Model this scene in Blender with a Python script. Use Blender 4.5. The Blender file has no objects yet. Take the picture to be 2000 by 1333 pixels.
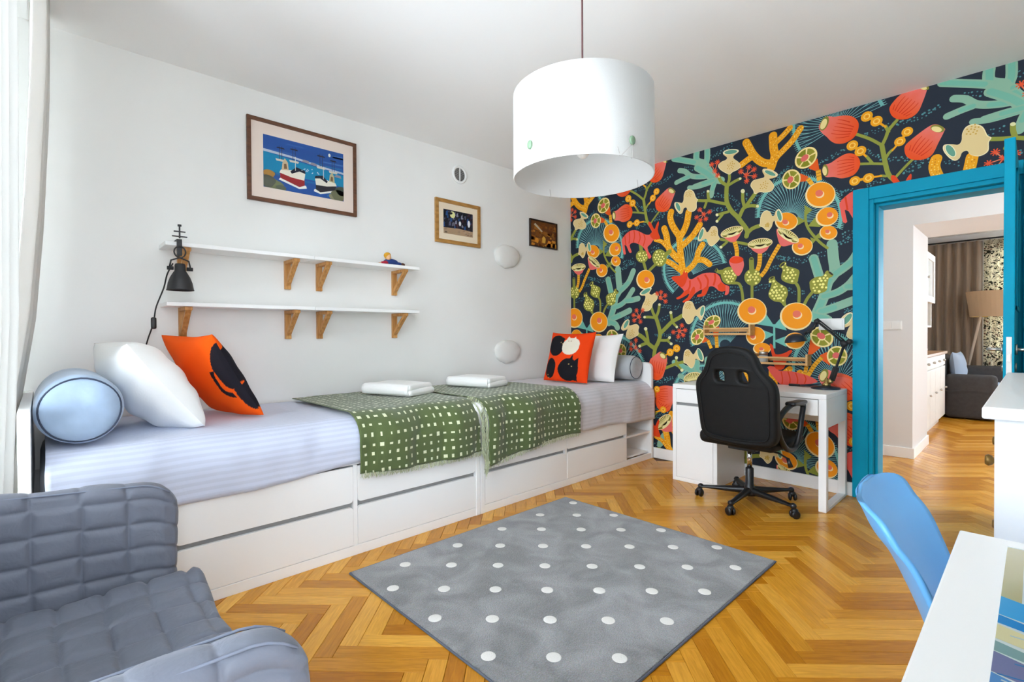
import bpy, bmesh, math, random
from mathutils import Vector, Matrix
from mathutils.geometry import tessellate_polygon
random.seed(7)
PI = math.pi
sc = bpy.context.scene
col = sc.collection

# ------------------------------------------------------------------ camera
# corner of bed wall (x=0) and mural wall (y=0) is the origin, z up, metres
cam_d = bpy.data.cameras.new('camera')
cam = bpy.data.objects.new('camera', cam_d); col.objects.link(cam)
YAW, PITCH, ROLL = math.radians(46.5769), math.radians(-0.6768), math.radians(-0.3271)
fw = Vector((-math.sin(YAW)*math.cos(PITCH), math.cos(YAW)*math.cos(PITCH), math.sin(PITCH)))
rt = Vector((math.cos(YAW), math.sin(YAW), 0)); up = rt.cross(fw)
r2 = rt*math.cos(ROLL) + up*math.sin(ROLL); u2 = -rt*math.sin(ROLL) + up*math.cos(ROLL)
cam.matrix_world = Matrix(((r2.x, u2.x, -fw.x, 3.4127), (r2.y, u2.y, -fw.y, -4.0988), (r2.z, u2.z, -fw.z, 1.137), (0, 0, 0, 1)))
cam_d.sensor_width = 36.0; cam_d.lens = 36.0*969.72/2000.0; cam_d.clip_start = 0.02
sc.camera = cam

# ------------------------------------------------------------------ world and exposure
w = bpy.data.worlds.new('overcast_sky'); sc.world = w; w.use_nodes = True
bg = w.node_tree.nodes['Background']; bg.inputs[0].default_value = (0.82, 0.915, 1.0, 1); bg.inputs[1].default_value = 15.0
sc.view_settings.view_transform = 'Standard'; sc.view_settings.look = 'None'
sc.view_settings.gamma = 1.0; sc.view_settings.use_curve_mapping = False
sc.view_settings.exposure = 0.60
sc.cycles.use_denoising = True; sc.cycles.max_bounces = 16; sc.cycles.diffuse_bounces = 10
def portal(name, loc, rot, sx, sy):          # tells the renderer where the sky looks in
    d = bpy.data.lights.new(name, 'AREA'); d.shape = 'RECTANGLE'; d.size = sx; d.size_y = sy
    d.cycles.is_portal = True
    o = bpy.data.objects.new(name, d); col.objects.link(o); o.location = loc; o.rotation_euler = rot
portal('sky_portal_a', (1.09, -4.62, 1.58), (math.radians(90), 0, 0), 1.08, 2.16)
portal('sky_portal_b', (2.30, -4.62, 1.58), (math.radians(90), 0, 0), 0.90, 2.16)
portal('sky_portal_f', (3.98, -4.195, 1.375), (math.radians(90), 0, math.radians(90)), 0.53, 2.45)
portal('sky_portal_c', (3.76, 6.22, 1.55), (math.radians(-90), 0, 0), 1.68, 1.70)
portal('sky_portal_d', (5.38, 0.65, 1.55), (math.radians(90), 0, math.radians(90)), 0.50, 1.60)
portal('sky_portal_e', (5.38, 4.05, 1.55), (math.radians(90), 0, math.radians(90)), 0.30, 1.60)
# ------------------------------------------------------------------ colour and materials
def lin(c):
    def f(v):
        v /= 255.0
        return v/12.92 if v <= 0.04045 else ((v+0.055)/1.055)**2.4
    return tuple(f(v) for v in c)
def nodes_of(name):
    m = bpy.data.materials.new(name); m.use_nodes = True
    return m, m.node_tree.nodes, m.node_tree.links, m.node_tree.nodes['Principled BSDF']
def noise(n, l, scale, detail=3, coord='Object', stretch=None):
    tc = n.new('ShaderNodeTexCoord'); t = n.new('ShaderNodeTexNoise')
    t.inputs['Scale'].default_value = scale; t.inputs['Detail'].default_value = detail
    if stretch:
        mp = n.new('ShaderNodeMapping'); mp.inputs['Scale'].default_value = stretch
        l.new(tc.outputs[coord], mp.inputs[0]); l.new(mp.outputs[0], t.inputs['Vector'])
    else: l.new(tc.outputs[coord], t.inputs['Vector'])
    return t
def mat(name, c, rough=0.5, metal=0.0, var=0.0, vscale=8.0, bump=0.0, bscale=200.0, stretch=None, spec=0.5, sheen=0.0, trans=0.0, coat=0.0):
    m, n, l, b = nodes_of(name)
    b.inputs['Base Color'].default_value = lin(c) + (1,)
    b.inputs['Roughness'].default_value = rough; b.inputs['Metallic'].default_value = metal
    b.inputs['Specular IOR Level'].default_value = spec
    if sheen: b.inputs['Sheen Weight'].default_value = sheen
    if coat: b.inputs['Coat Weight'].default_value = coat; b.inputs['Coat Roughness'].default_value = 0.08
    if var:
        t = noise(n, l, vscale, 4, 'Object', stretch); r = n.new('ShaderNodeValToRGB'); lc = lin(c)
        r.color_ramp.elements[0].position = 0.3; r.color_ramp.elements[1].position = 0.7
        r.color_ramp.elements[0].color = tuple(v*(1-var) for v in lc) + (1,)
        r.color_ramp.elements[1].color = tuple(min(1, v*(1+var)) for v in lc) + (1,)
        l.new(t.outputs['Fac'], r.inputs[0]); l.new(r.outputs[0], b.inputs['Base Color'])
    if bump:
        t = noise(n, l, bscale, 2); bp_ = n.new('ShaderNodeBump'); bp_.inputs['Strength'].default_value = bump; bp_.inputs['Distance'].default_value = 0.004
        l.new(t.outputs['Fac'], bp_.inputs['Height']); l.new(bp_.outputs[0], b.inputs['Normal'])
    if trans:
        tr = n.new('ShaderNodeBsdfTranslucent'); tr.inputs[0].default_value = lin(c) + (1,)
        mx = n.new('ShaderNodeMixShader'); mx.inputs[0].default_value = trans
        l.new(b.outputs[0], mx.inputs[1]); l.new(tr.outputs[0], mx.inputs[2]); l.new(mx.outputs[0], n['Material Output'].inputs[0])
    return m
def glass_mat(name, tint=(255, 255, 255), ior=1.45):
    m, n, l, b = nodes_of(name); n.remove(b)
    t = n.new('ShaderNodeBsdfTransparent'); t.inputs[0].default_value = lin(tint) + (1,)
    g = n.new('ShaderNodeBsdfGlossy'); g.inputs['Roughness'].default_value = 0.03
    lw = n.new('ShaderNodeFresnel'); lw.inputs[0].default_value = ior
    mx = n.new('ShaderNodeMixShader'); l.new(lw.outputs[0], mx.inputs[0]); l.new(t.outputs[0], mx.inputs[1]); l.new(g.outputs[0], mx.inputs[2])
    l.new(mx.outputs[0], n['Material Output'].inputs[0]); return m
def print_mat(name, rough=0.6, spec=0.3, bump=0.0):          # flat print: colour from the drawn shapes
    m, n, l, b = nodes_of(name); a = n.new('ShaderNodeVertexColor'); a.layer_name = 'ink'
    l.new(a.outputs[0], b.inputs['Base Color']); b.inputs['Roughness'].default_value = rough; b.inputs['Specular IOR Level'].default_value = spec
    if bump:
        t = noise(n, l, 300, 2); bp_ = n.new('ShaderNodeBump'); bp_.inputs['Strength'].default_value = bump; bp_.inputs['Distance'].default_value = 0.003
        l.new(t.outputs['Fac'], bp_.inputs['Height']); l.new(bp_.outputs[0], b.inputs['Normal'])
    return m
def wood_mat(name, c1, c2, rough=0.45, stretch=(1, 12, 12), scale=6):
    m, n, l, b = nodes_of(name); t = noise(n, l, scale, 5, 'Object', stretch); r = n.new('ShaderNodeValToRGB')
    r.color_ramp.elements[0].color = lin(c1) + (1,); r.color_ramp.elements[1].color = lin(c2) + (1,)
    r.color_ramp.elements[0].position = 0.35; r.color_ramp.elements[1].position = 0.68
    l.new(t.outputs['Fac'], r.inputs[0]); l.new(r.outputs[0], b.inputs['Base Color']); b.inputs['Roughness'].default_value = rough
    return m

# ------------------------------------------------------------------ object helpers
ORG = {}
def tag(o, label=None, cat=None, group=None, kind=None):
    if label: o['label'] = label
    if cat: o['category'] = cat
    if group: o['group'] = group
    if kind: o['kind'] = kind
    return o
def thing(name, loc, label=None, cat=None, group=None, kind=None, rz=0):
    o = bpy.data.objects.new(name, None); col.objects.link(o); o.empty_display_size = 0.1
    o.location = loc; o.rotation_euler = (0, 0, rz); ORG[o.name] = Vector(loc) if not rz else None
    return tag(o, label, cat, group, kind)
class MB:
    def __init__(s): s.v = []; s.f = []; s.uv = None
    def add(s, vs, fs):
        k = len(s.v); s.v += [tuple(p) for p in vs]; s.f += [tuple(i+k for i in q) for q in fs]; return s
    def box(s, x0, x1, y0, y1, z0, z1):
        return s.add([(x0,y0,z0),(x1,y0,z0),(x1,y1,z0),(x0,y1,z0),(x0,y0,z1),(x1,y0,z1),(x1,y1,z1),(x0,y1,z1)],
                     [(0,3,2,1),(4,5,6,7),(0,1,5,4),(1,2,6,5),(2,3,7,6),(3,0,4,7)])
    def tube(s, pts, r, n=10, cap=True):
        pts = [Vector(p) for p in pts]; rs = r if isinstance(r, (list, tuple)) else [r]*len(pts); vs = []; ref = None
        for i, p in enumerate(pts):
            t = (pts[min(i+1, len(pts)-1)] - pts[max(i-1, 0)]).normalized()
            if ref is None: ref = Vector((0,0,1)) if abs(t.z) < 0.9 else Vector((1,0,0))
            a = t.cross(ref).normalized(); b = a.cross(t).normalized(); ref = b
            for k in range(n):
                an = 2*PI*k/n; vs.append(p + (a*math.cos(an) + b*math.sin(an))*rs[i])
        fs = [(i*n+k, i*n+(k+1) % n, (i+1)*n+(k+1) % n, (i+1)*n+k) for i in range(len(pts)-1) for k in range(n)]
        if cap: fs += [tuple(range(n))[::-1], tuple((len(pts)-1)*n+k for k in range(n))]
        return s.add(vs, fs)
    def lathe(s, prof, c=(0,0,0), n=32, ax='z'):
        vs = []
        for r, h in prof:
            for k in range(n):
                a = 2*PI*k/n; x, y = r*math.cos(a), r*math.sin(a)
                q = (x, y, h) if ax == 'z' else ((h, x, y) if ax == 'x' else (y, h, x))
                vs.append((c[0]+q[0], c[1]+q[1], c[2]+q[2]))
        fs = [(i*n+k, i*n+(k+1) % n, (i+1)*n+(k+1) % n, (i+1)*n+k) for i in range(len(prof)-1) for k in range(n)]
        if prof[0][0] > 1e-6: pass
        return s.add(vs, fs)
    def cyl(s, r, h0, h1, c=(0,0,0), n=24, ax='z', b=0.0):
        p = [(0.0, h0), (r-b, h0), (r, h0+b), (r, h1-b), (r-b, h1), (0.0, h1)] if b else [(0.0, h0), (r, h0), (r, h1), (0.0, h1)]
        return s.lathe(p, c, n, ax)
    def grid(s, fn, nu, nv, cu=False, cv=False):
        vs = [fn(i/nu, j/nv) for i in range(nu+(0 if cu else 1)) for j in range(nv+(0 if cv else 1))]
        mu = nu if cu else nu+1; mv = nv if cv else nv+1
        fs = [(i*mv+j, ((i+1) % mu)*mv+j, ((i+1) % mu)*mv+(j+1) % mv, i*mv+(j+1) % mv) for i in range(nu) for j in range(nv)]
        return s.add(vs, fs)
    def ball(s, c, r, nu=16, nv=10):
        rx, ry, rz = r if isinstance(r, (list, tuple)) else (r, r, r)
        return s.grid(lambda u, v: (c[0]+rx*math.sin(PI*v)*math.cos(2*PI*u), c[1]+ry*math.sin(PI*v)*math.sin(2*PI*u), c[2]-rz*math.cos(PI*v)), nu, nv, cu=True)
    def rbox(s, c, size, r, n=(6,6,6), disp=None):
        h = [q/2 for q in size]; inner = [max(0, q-r) for q in h]
        def face(ax, sg):
            a, b = [(1,2),(2,0),(0,1)][ax]
            def ticks(k):
                cnt = n[k]; lo = [-h[k]+r*(1-math.cos(PI/2*t/3)) for t in range(3)] if r > 0 else []
                mid = [-inner[k]+2*inner[k]*t/cnt for t in range(cnt+1)]
                return lo + mid + [-q for q in lo[::-1]]
            ta, tb = ticks(a), ticks(b); vs = []
            for qa in ta:
                for qb in tb:
                    p = [0,0,0]; p[ax] = sg*h[ax]; p[a] = qa; p[b] = qb
                    q = [max(-inner[i], min(inner[i], p[i])) for i in range(3)]
                    d = Vector(p)-Vector(q); L = d.length
                    nn = d/L if L > 1e-9 else Vector([sg if i == ax else 0 for i in range(3)])
                    o = Vector(q)+nn*r
                    if disp: o = o + nn*disp(o, nn)
                    vs.append(Vector(c)+o)
            m = len(tb); fs = [(i*m+j, (i+1)*m+j, (i+1)*m+j+1, i*m+j+1) for i in range(len(ta)-1) for j in range(m-1)]
            if sg < 0: fs = [q[::-1] for q in fs]
            s.add(vs, fs)
        for ax in range(3):
            for sg in (-1, 1): face(ax, sg)
        s.weld = True
        return s
    def build(s, name, m, parent=None, smooth=False, bevel=0.0, local=False, label=None, cat=None, group=None, kind=None, weld=False, sub=0, solid=0.0, at=None, seg=2):
        me = bpy.data.meshes.new(name)
        if parent is None:
            xs = [[p[i] for p in s.v] for i in range(3)]
            o0 = Vector(at) if at else Vector(((min(xs[0])+max(xs[0]))/2, (min(xs[1])+max(xs[1]))/2, min(xs[2])))
        elif local: o0 = Vector((0,0,0))
        else:
            r = parent
            while r.parent: r = r.parent
            o0 = ORG.get(r.name) or r.location.copy()
        me.from_pydata([(p[0]-o0.x, p[1]-o0.y, p[2]-o0.z) for p in s.v], [], s.f)
        bm = bmesh.new(); bm.from_mesh(me)
        if weld or getattr(s, 'weld', False) or smooth: bmesh.ops.remove_doubles(bm, verts=bm.verts, dist=1e-5)
        bmesh.ops.recalc_face_normals(bm, faces=bm.faces)
        if smooth:
            for q in bm.faces: q.smooth = True
        bm.to_mesh(me); bm.free()
        o = bpy.data.objects.new(name, me); col.objects.link(o)
        if m: me.materials.append(m)
        if parent is None: o.location = o0; ORG[o.name] = o0
        else: o.parent = parent
        if solid:
            md = o.modifiers.new('thickness', 'SOLIDIFY'); md.thickness = solid; md.offset = 0
        if bevel:
            md = o.modifiers.new('edge', 'BEVEL'); md.width = bevel; md.segments = seg; md.limit_method = 'ANGLE'; md.harden_normals = False
        if sub:
            md = o.modifiers.new('round', 'SUBSURF'); md.levels = sub; md.render_levels = sub
        if smooth and (bevel or solid): pass
        return tag(o, label, cat, group, kind)
def smooth_by_angle(o, deg=40):
    o.data.shade_auto_smooth = True if hasattr(o.data, 'shade_auto_smooth') else None
def part(name, m, parent, fn, **k):
    b = MB(); fn(b); return b.build(name, m, parent, **k)
def copy_tree(o, parent=None):
    c = o.copy(); col.objects.link(c); c.parent = parent
    for ch in list(o.children): copy_tree(ch, c)
    return c
def outline(name, splines, extrude, bevel, m, parent, xf, local=False, res=8, bres=3):
    """closed 2-D outlines (first outer, rest holes) thickened into one mesh; xf maps (a,b,depth) to space"""
    cu = bpy.data.curves.new(name, 'CURVE'); cu.dimensions = '2D'; cu.fill_mode = 'BOTH'; cu.extrude = extrude; cu.bevel_depth = bevel; cu.bevel_resolution = bres
    for pts in splines:
        sp = cu.splines.new('POLY'); sp.points.add(len(pts)-1); sp.use_cyclic_u = True
        for p, q in zip(sp.points, pts): p.co = (q[0], q[1], 0, 1)
    tmp = bpy.data.objects.new('tmp', cu); col.objects.link(tmp)
    dg = bpy.context.evaluated_depsgraph_get(); me = tmp.evaluated_get(dg).to_mesh()
    b = MB(); b.add([xf(*v.co) for v in me.vertices], [tuple(p.vertices) for p in me.polygons])
    bpy.data.objects.remove(tmp); bpy.data.curves.remove(cu)
    return b.build(name, m, parent, smooth=False, weld=True, local=local)
def cr(pts, closed=True, k=4):                               # smooth curve through points
    n = len(pts); out = []
    for i in range(n if closed else n-1):
        g = lambda j: pts[j % n] if closed else pts[max(0, min(n-1, j))]
        a, b, c, d = g(i-1), g(i), g(i+1), g(i+2)
        for t in range(k):
            t = t/k; out.append(tuple(0.5*((2*b[q]) + (-a[q]+c[q])*t + (2*a[q]-5*b[q]+4*c[q]-d[q])*t*t + (-a[q]+3*b[q]-3*c[q]+d[q])*t**3) for q in range(len(b))))
    if not closed: out.append(tuple(pts[-1]))
    return out
def roundrect(x0, x1, y0, y1, r, k=5):
    rs = r if isinstance(r, (tuple, list)) else (r, r, r, r); out = []          # bl, br, tr, tl
    for (cx, cy, a0, rr) in ((x0, y0, 180, rs[0]), (x1, y0, 270, rs[1]), (x1, y1, 0, rs[2]), (x0, y1, 90, rs[3])):
        ox = cx + (rr if cx == x0 else -rr); oy = cy + (rr if cy == y0 else -rr)
        if rr <= 0: out.append((cx, cy)); continue
        for i in range(k+1):
            a = math.radians(a0 + 90*i/k); out.append((ox+rr*math.cos(a), oy+rr*math.sin(a)))
    return out

# ------------------------------------------------------------------ flat print drawing (murals, pictures)
class Print:
    """2-D shapes in metres, later ones above earlier ones by a hair"""
    def __init__(s): s.sh = []; s.boxes = []; s.base = 0
    def poly(s, c, pts, sub=0): s.sh.append((c, [tuple(p) for p in pts], s.base, sub))
    def ell(s, c, cx, cy, U, V, sub=0, n=20, a0=0, a1=360):
        s.poly(c, [(cx+U[0]*math.cos(a)+V[0]*math.sin(a), cy+U[1]*math.cos(a)+V[1]*math.sin(a)) for a in [math.radians(a0+(a1-a0)*i/n) for i in range(n)]], sub)
    def dot(s, c, x, y, r, sub=0, n=7): s.ell(c, x, y, (r,0), (0,r), sub, n)
    def stroke(s, c, pts, wd, sub=0, k=4, cap=True, w1=None):
        p = cr(pts, False, k) if len(pts) > 2 else pts
        n = len(p); L = []; R_ = []
        for i in range(n):
            a, b = p[max(0, i-1)], p[min(n-1, i+1)]; dx, dy = b[0]-a[0], b[1]-a[1]; q = math.hypot(dx, dy) or 1
            h = (wd + ((w1 if w1 is not None else wd)-wd)*i/(n-1))/2
            L.append((p[i][0]-dy/q*h, p[i][1]+dx/q*h)); R_.append((p[i][0]+dy/q*h, p[i][1]-dx/q*h))
        for i in range(n-1): s.poly(c, [L[i], R_[i], R_[i+1], L[i+1]], sub)
        if cap:
            for e in (p[0], p[-1]): s.dot(c, e[0], e[1], wd/2 if (e is p[0] or w1 is None) else w1/2, sub+(.35 if e is p[0] else .55), 12)
    def build(s, name, m, parent, xf, eps, clip=None):
        bm = bmesh.new(); lay = bm.loops.layers.float_color.new('ink')
        for c, pts, base, sub in s.sh:
            d = (base*4+sub)*eps
            cs = c if isinstance(c, list) else [c]*len(pts)
            cs = [lin(q) + (1,) for q in cs]
            tris = [tuple(range(len(pts)))] if len(pts) < 5 else tessellate_polygon([[Vector((p[0], p[1], 0)) for p in pts]])
            vs = [bm.verts.new((p[0], p[1], d)) for p in pts]
            for t in tris:
                if len(set(t)) < 3: continue
                try: f = bm.faces.new([vs[i] for i in t])
                except ValueError: continue
                for lp, i in zip(f.loops, t): lp[lay] = cs[i]
        if clip: clip(bm)
        for v in bm.verts: v.co = Vector(xf(v.co.x, v.co.y, v.co.z))
        me = bpy.data.meshes.new(name); bm.to_mesh(me); bm.free(); me.materials.append(m)
        o = bpy.data.objects.new(name, me); col.objects.link(o); o.parent = parent
        return o
def mixc(a, b, t): t = max(0, min(1, t)); return tuple(a[i]+(b[i]-a[i])*t for i in range(3))
# ------------------------------------------------------------------ shared materials
H = 2.70; YW = -4.50; XR = 3.86
wall_white = mat('wall_paint', (231, 231, 228), 0.85, var=0.015, vscale=3, bump=0.05, bscale=90)
ceil_white = mat('ceiling_paint', (245, 245, 244), 0.9, bump=0.03, bscale=80)
hall_paint = mat('hall_paint', (222, 221, 220), 0.85, bump=0.04, bscale=90)
gloss_white = mat('white_lacquer', (242, 242, 241), 0.35)
white_furn = mat('white_foil', (245, 245, 245), 0.42)
teal_paint = mat('teal_paint', (0, 150, 182), 0.5, spec=.12, var=0.05, vscale=5)
gap_shade = mat('drawer_gap_shade', (150, 150, 150), 0.7)  # grey stands in for the shade inside the gaps
steel = mat('brushed_steel', (190, 188, 184), 0.3, metal=1.0)
chrome = mat('chrome', (220, 220, 222), 0.12, metal=1.0)
black_metal = mat('black_metal', (42, 42, 44), 0.5, spec=0.4)
black_plastic = mat('black_plastic', (20, 20, 22), 0.42)
plastic_white = mat('white_plastic', (232, 232, 230), 0.4)
glass = glass_mat('clear_glass'); picture_glass = glass_mat('anti_reflective_glazing', ior=1.12)
oak = wood_mat('oak', (176, 122, 62), (205, 152, 88), 0.5, (14, 14, 1.5), 5)

# ------------------------------------------------------------------ floor with oak herringbone
def plank_material():
    m, n, l, b = nodes_of('oak_parquet')
    at = n.new('ShaderNodeVertexColor'); at.layer_name = 'rnd'; oi = n.new('ShaderNodeObjectInfo')
    sp = n.new('ShaderNodeSeparateColor'); l.new(at.outputs[0], sp.inputs[0])
    ad = n.new('ShaderNodeMath'); ad.operation = 'ADD'; l.new(sp.outputs[0], ad.inputs[0]); l.new(oi.outputs['Random'], ad.inputs[1])
    fr = n.new('ShaderNodeMath'); fr.operation = 'FRACT'; l.new(ad.outputs[0], fr.inputs[0])
    uv = n.new('ShaderNodeUVMap'); uv.uv_map = 'board'
    sc_ = n.new('ShaderNodeVectorMath'); sc_.operation = 'SCALE'; sc_.inputs['Scale'].default_value = 37.0
    cb = n.new('ShaderNodeCombineXYZ'); l.new(fr.outputs[0], cb.inputs[0]); l.new(fr.outputs[0], cb.inputs[2]); l.new(cb.outputs[0], sc_.inputs[0])
    av = n.new('ShaderNodeVectorMath'); l.new(uv.outputs[0], av.inputs[0]); l.new(sc_.outputs[0], av.inputs[1])
    mp = n.new('ShaderNodeMapping'); mp.inputs['Scale'].default_value = (2.2, 26, 1); l.new(av.outputs[0], mp.inputs[0])
    t = n.new('ShaderNodeTexNoise'); t.inputs['Scale'].default_value = 3.5; t.inputs['Detail'].default_value = 6; t.inputs['Distortion'].default_value = 1.2
    l.new(mp.outputs[0], t.inputs['Vector'])
    r = n.new('ShaderNodeValToRGB'); e = r.color_ramp.elements
    e[0].position = 0.0; e[0].color = lin((184, 118, 20)) + (1,); e[1].position = 1.0; e[1].color = lin((234, 176, 74)) + (1,)
    x = e.new(0.35); x.color = lin((208, 144, 38)) + (1,); x = e.new(0.7); x.color = lin((222, 160, 54)) + (1,)
    l.new(fr.outputs[0], r.inputs[0])
    g = n.new('ShaderNodeValToRGB'); g.color_ramp.elements[0].position = 0.3; g.color_ramp.elements[1].position = 0.75
    g.color_ramp.elements[0].color = (0.72, 0.66, 0.55, 1); g.color_ramp.elements[1].color = (1.08, 1.06, 1.03, 1)
    l.new(t.outputs['Fac'], g.inputs[0])
    mx = n.new('ShaderNodeMix'); mx.data_type = 'RGBA'; mx.blend_type = 'MULTIPLY'; mx.inputs[0].default_value = 0.85
    l.new(r.outputs[0], mx.inputs[6]); l.new(g.outputs[0], mx.inputs[7]); l.new(mx.outputs[2], b.inputs['Base Color'])
    b.inputs['Roughness'].default_value = 0.26; b.inputs['Specular IOR Level'].default_value = 0.35
    bp_ = n.new('ShaderNodeBump'); bp_.inputs['Strength'].default_value = 0.06; bp_.inputs['Distance'].default_value = 0.002
    l.new(t.outputs['Fac'], bp_.inputs['Height']); l.new(bp_.outputs[0], b.inputs['Normal'])
    return m
parquet = plank_material()
floor = MB().box(-0.3, XR+2.2, YW-0.3, 6.6, -0.12, -0.012).build('floor', mat('subfloor', (120, 78, 30), 0.8), at=(0,0,0), kind='structure')
n6 = 6; PW = 0.0688; PL = n6*PW; GAP = 0.0007
def plank_mesh():
    b = MB(); h = 0.0012
    x0, x1, y0, y1 = -PL/2+GAP, PL/2-GAP, -PW/2+GAP, PW/2-GAP
    b.add([(x0,y0,-0.011),(x1,y0,-0.011),(x1,y1,-0.011),(x0,y1,-0.011),(x0,y0,-h),(x1,y0,-h),(x1,y1,-h),(x0,y1,-h),
           (x0+h,y0+h,0),(x1-h,y0+h,0),(x1-h,y1-h,0),(x0+h,y1-h,0)],
          [(0,1,5,4),(1,2,6,5),(2,3,7,6),(3,0,4,7),(4,5,9,8),(5,6,10,9),(6,7,11,10),(7,4,8,11),(8,9,10,11)])
    return b
pm = plank_mesh()
def fill_plank(me, boards):          # boards: list of (cx, cy, angle, rnd)
    vs, fs, uvs, rn = [], [], [], []
    for cx, cy, an, rd in boards:
        k = len(vs); ca, sa = math.cos(an), math.sin(an)
        vs += [(cx+p[0]*ca-p[1]*sa, cy+p[0]*sa+p[1]*ca, p[2]) for p in pm.v]
        for q in pm.f:
            fs.append(tuple(i+k for i in q)); uvs += [(pm.v[i][0]+rd*3.1, pm.v[i][1]+rd*1.7) for i in q]; rn += [rd]*len(q)
    me.from_pydata(vs, [], fs); ul = me.uv_layers.new(name='board')
    for i, q in enumerate(uvs): ul.data[i].uv = q
    ca_ = me.color_attributes.new('rnd', 'FLOAT_COLOR', 'CORNER')
    for i, q in enumerate(rn): ca_.data[i].color = (q, q, q, 1)
    me.materials.append(parquet)
boards = []
for a in range(-120, 180):
    for b in range(-120, 180):
        k = (a-b) % (2*n6); hit = None
        if k == 0: ua, ub, an = (a+n6/2)*PW, (b+0.5)*PW, PI/4
        elif k == 2*n6-1: ua, ub, an = (a+0.5)*PW, (b+n6/2)*PW, 3*PI/4
        else: continue
        x = 1.122 + (ua-ub)/math.sqrt(2); y = -3.564 + (ua+ub)/math.sqrt(2)
        if -0.1 < x < XR+0.05 and YW < y < 0.02 or (1.9 < x < XR+1.3 and 0.02 <= y < 6.3): boards.append((x, y, an))
def seen(bd):
    x, y, an = bd
    if x < 1.02 or x > 3.75: return False
    if 1.34 < x < 2.36 and -2.9 < y < -1.62: return False          # under the rug
    if y > 0 and not (2.45 < x < 3.3): return False
    d = Vector((x, y, 0)) - cam.location; z = d.dot(fw)
    if z < 0.5: return False
    px, py = 1000+969.7*d.dot(r2)/z, 666.5-969.7*d.dot(u2)/z
    return -60 < px < 2060 and 880 < py < 1400
vis = sorted([bd for bd in boards if seen(bd)], key=lambda q: (q[0]-cam.location.x)**2 + (q[1]-cam.location.y)**2)
near = vis[:300]; ns = set(near)
pme = bpy.data.meshes.new('plank'); fill_plank(pme, [(0, 0, 0, 0.0)])
for x, y, an in near:
    o = bpy.data.objects.new('plank', pme); col.objects.link(o); o.parent = floor; o.location = (x, y, 0); o.rotation_euler = (0, 0, an)
rme = bpy.data.meshes.new('plank_field'); fill_plank(rme, [(x, y, an, random.random()) for (x, y, an) in boards if (x, y, an) not in ns])
pf = bpy.data.objects.new('plank_field', rme); col.objects.link(pf); pf.parent = floor; pf['kind'] = 'stuff'

# ------------------------------------------------------------------ walls, ceiling
MB().box(-0.15, 0, YW-0.15, 0.14, 0, H).build('wall_left', wall_white, at=(0,0,0), kind='structure')
DX0, DX1, DZ = 2.625, 3.36, 2.045           # door opening in the mural wall
wall_back = MB().box(0, DX0, 0, 0.14, 0, H).box(DX0, DX1, 0, 0.14, DZ, H).box(DX1, XR, 0, 0.14, 0, H).build('wall_back', wall_white, at=(0,0,0), kind='structure')
SY0, SY1, SZ0, SZ1 = -4.46, -3.93, .15, 2.60            # unseen window added beside the camera to brighten bed fronts and bed wall
MB().box(XR, XR+0.15, SY1, 0.14, 0, H).box(XR, XR+0.15, YW-0.15, SY0, 0, H).box(XR, XR+0.15, SY0, SY1, 0, SZ0).box(XR, XR+0.15, SY0, SY1, SZ1, H).build('wall_right', wall_white, at=(0,0,0), kind='structure')
w4 = thing('window_4', (XR+.1, (SY0+SY1)/2, SZ0), kind='structure')
part('window_frame', gloss_white, w4, lambda b: b.box(XR+.06, XR+.12, SY0, SY1, SZ0, SZ0+.06).box(XR+.06, XR+.12, SY0, SY1, SZ1-.06, SZ1).box(XR+.06, XR+.12, SY0, SY0+.06, SZ0+.06, SZ1-.06).box(XR+.06, XR+.12, SY1-.06, SY1, SZ0+.06, SZ1-.06))
part('pane', glass, w4, lambda b: b.box(XR+.088, XR+.092, SY0+.06, SY1-.06, SZ0+.06, SZ1-.06))
MB().box(-0.15, XR+0.15, YW-0.15, 0.14, H, H+0.12).build('ceiling', ceil_white, at=(0,0,0), kind='structure')
WX = [(0.55, 1.63), (1.85, 2.75)]; WZ0, WZ1 = 0.50, 2.66
fr = MB(); fr.box(0, XR, YW-0.15, YW, 0, WZ0).box(0, XR, YW-0.15, YW, WZ1, H)
for a, b in ((0, WX[0][0]), (WX[0][1], WX[1][0]), (WX[1][1], XR)): fr.box(a, b, YW-0.15, YW, WZ0, WZ1)
fr.build('wall_front', wall_white, at=(0,0,0), kind='structure')
for i, (a, b) in enumerate(WX):
    wd = thing('window_%d' % (i+1), (a, YW-0.1, WZ0), kind='structure')
    f = MB(); y0, y1 = YW-0.12, YW-0.06; t = 0.06
    f.box(a, b, y0, y1, WZ0, WZ0+t).box(a, b, y0, y1, WZ1-t, WZ1).box(a, a+t, y0, y1, WZ0+t, WZ1-t).box(b-t, b, y0, y1, WZ0+t, WZ1-t)
    mx_ = (a+b)/2; f.box(mx_-t/2, mx_+t/2, y0, y1, WZ0+t, WZ1-t)
    f.build('window_frame', gloss_white, wd)
    for q0, q1 in ((a+t, mx_-t/2), (mx_+t/2, b-t)): MB().box(q0, q1, YW-0.095, YW-0.09, WZ0+t, WZ1-t).build('pane', glass, wd)
    MB().box(a-0.03, b+0.03, YW-0.03, YW+0.12, WZ0-0.035, WZ0).build('window_sill', gloss_white, wd, bevel=0.006)
# skirting on the mural wall
sk = MB(); sk.box(0.0, DX0-0.088, -0.016, 0, 0, 0.095); sk.build('baseboard_back', gloss_white, at=(0,0,0), kind='structure', bevel=0.003)

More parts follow.
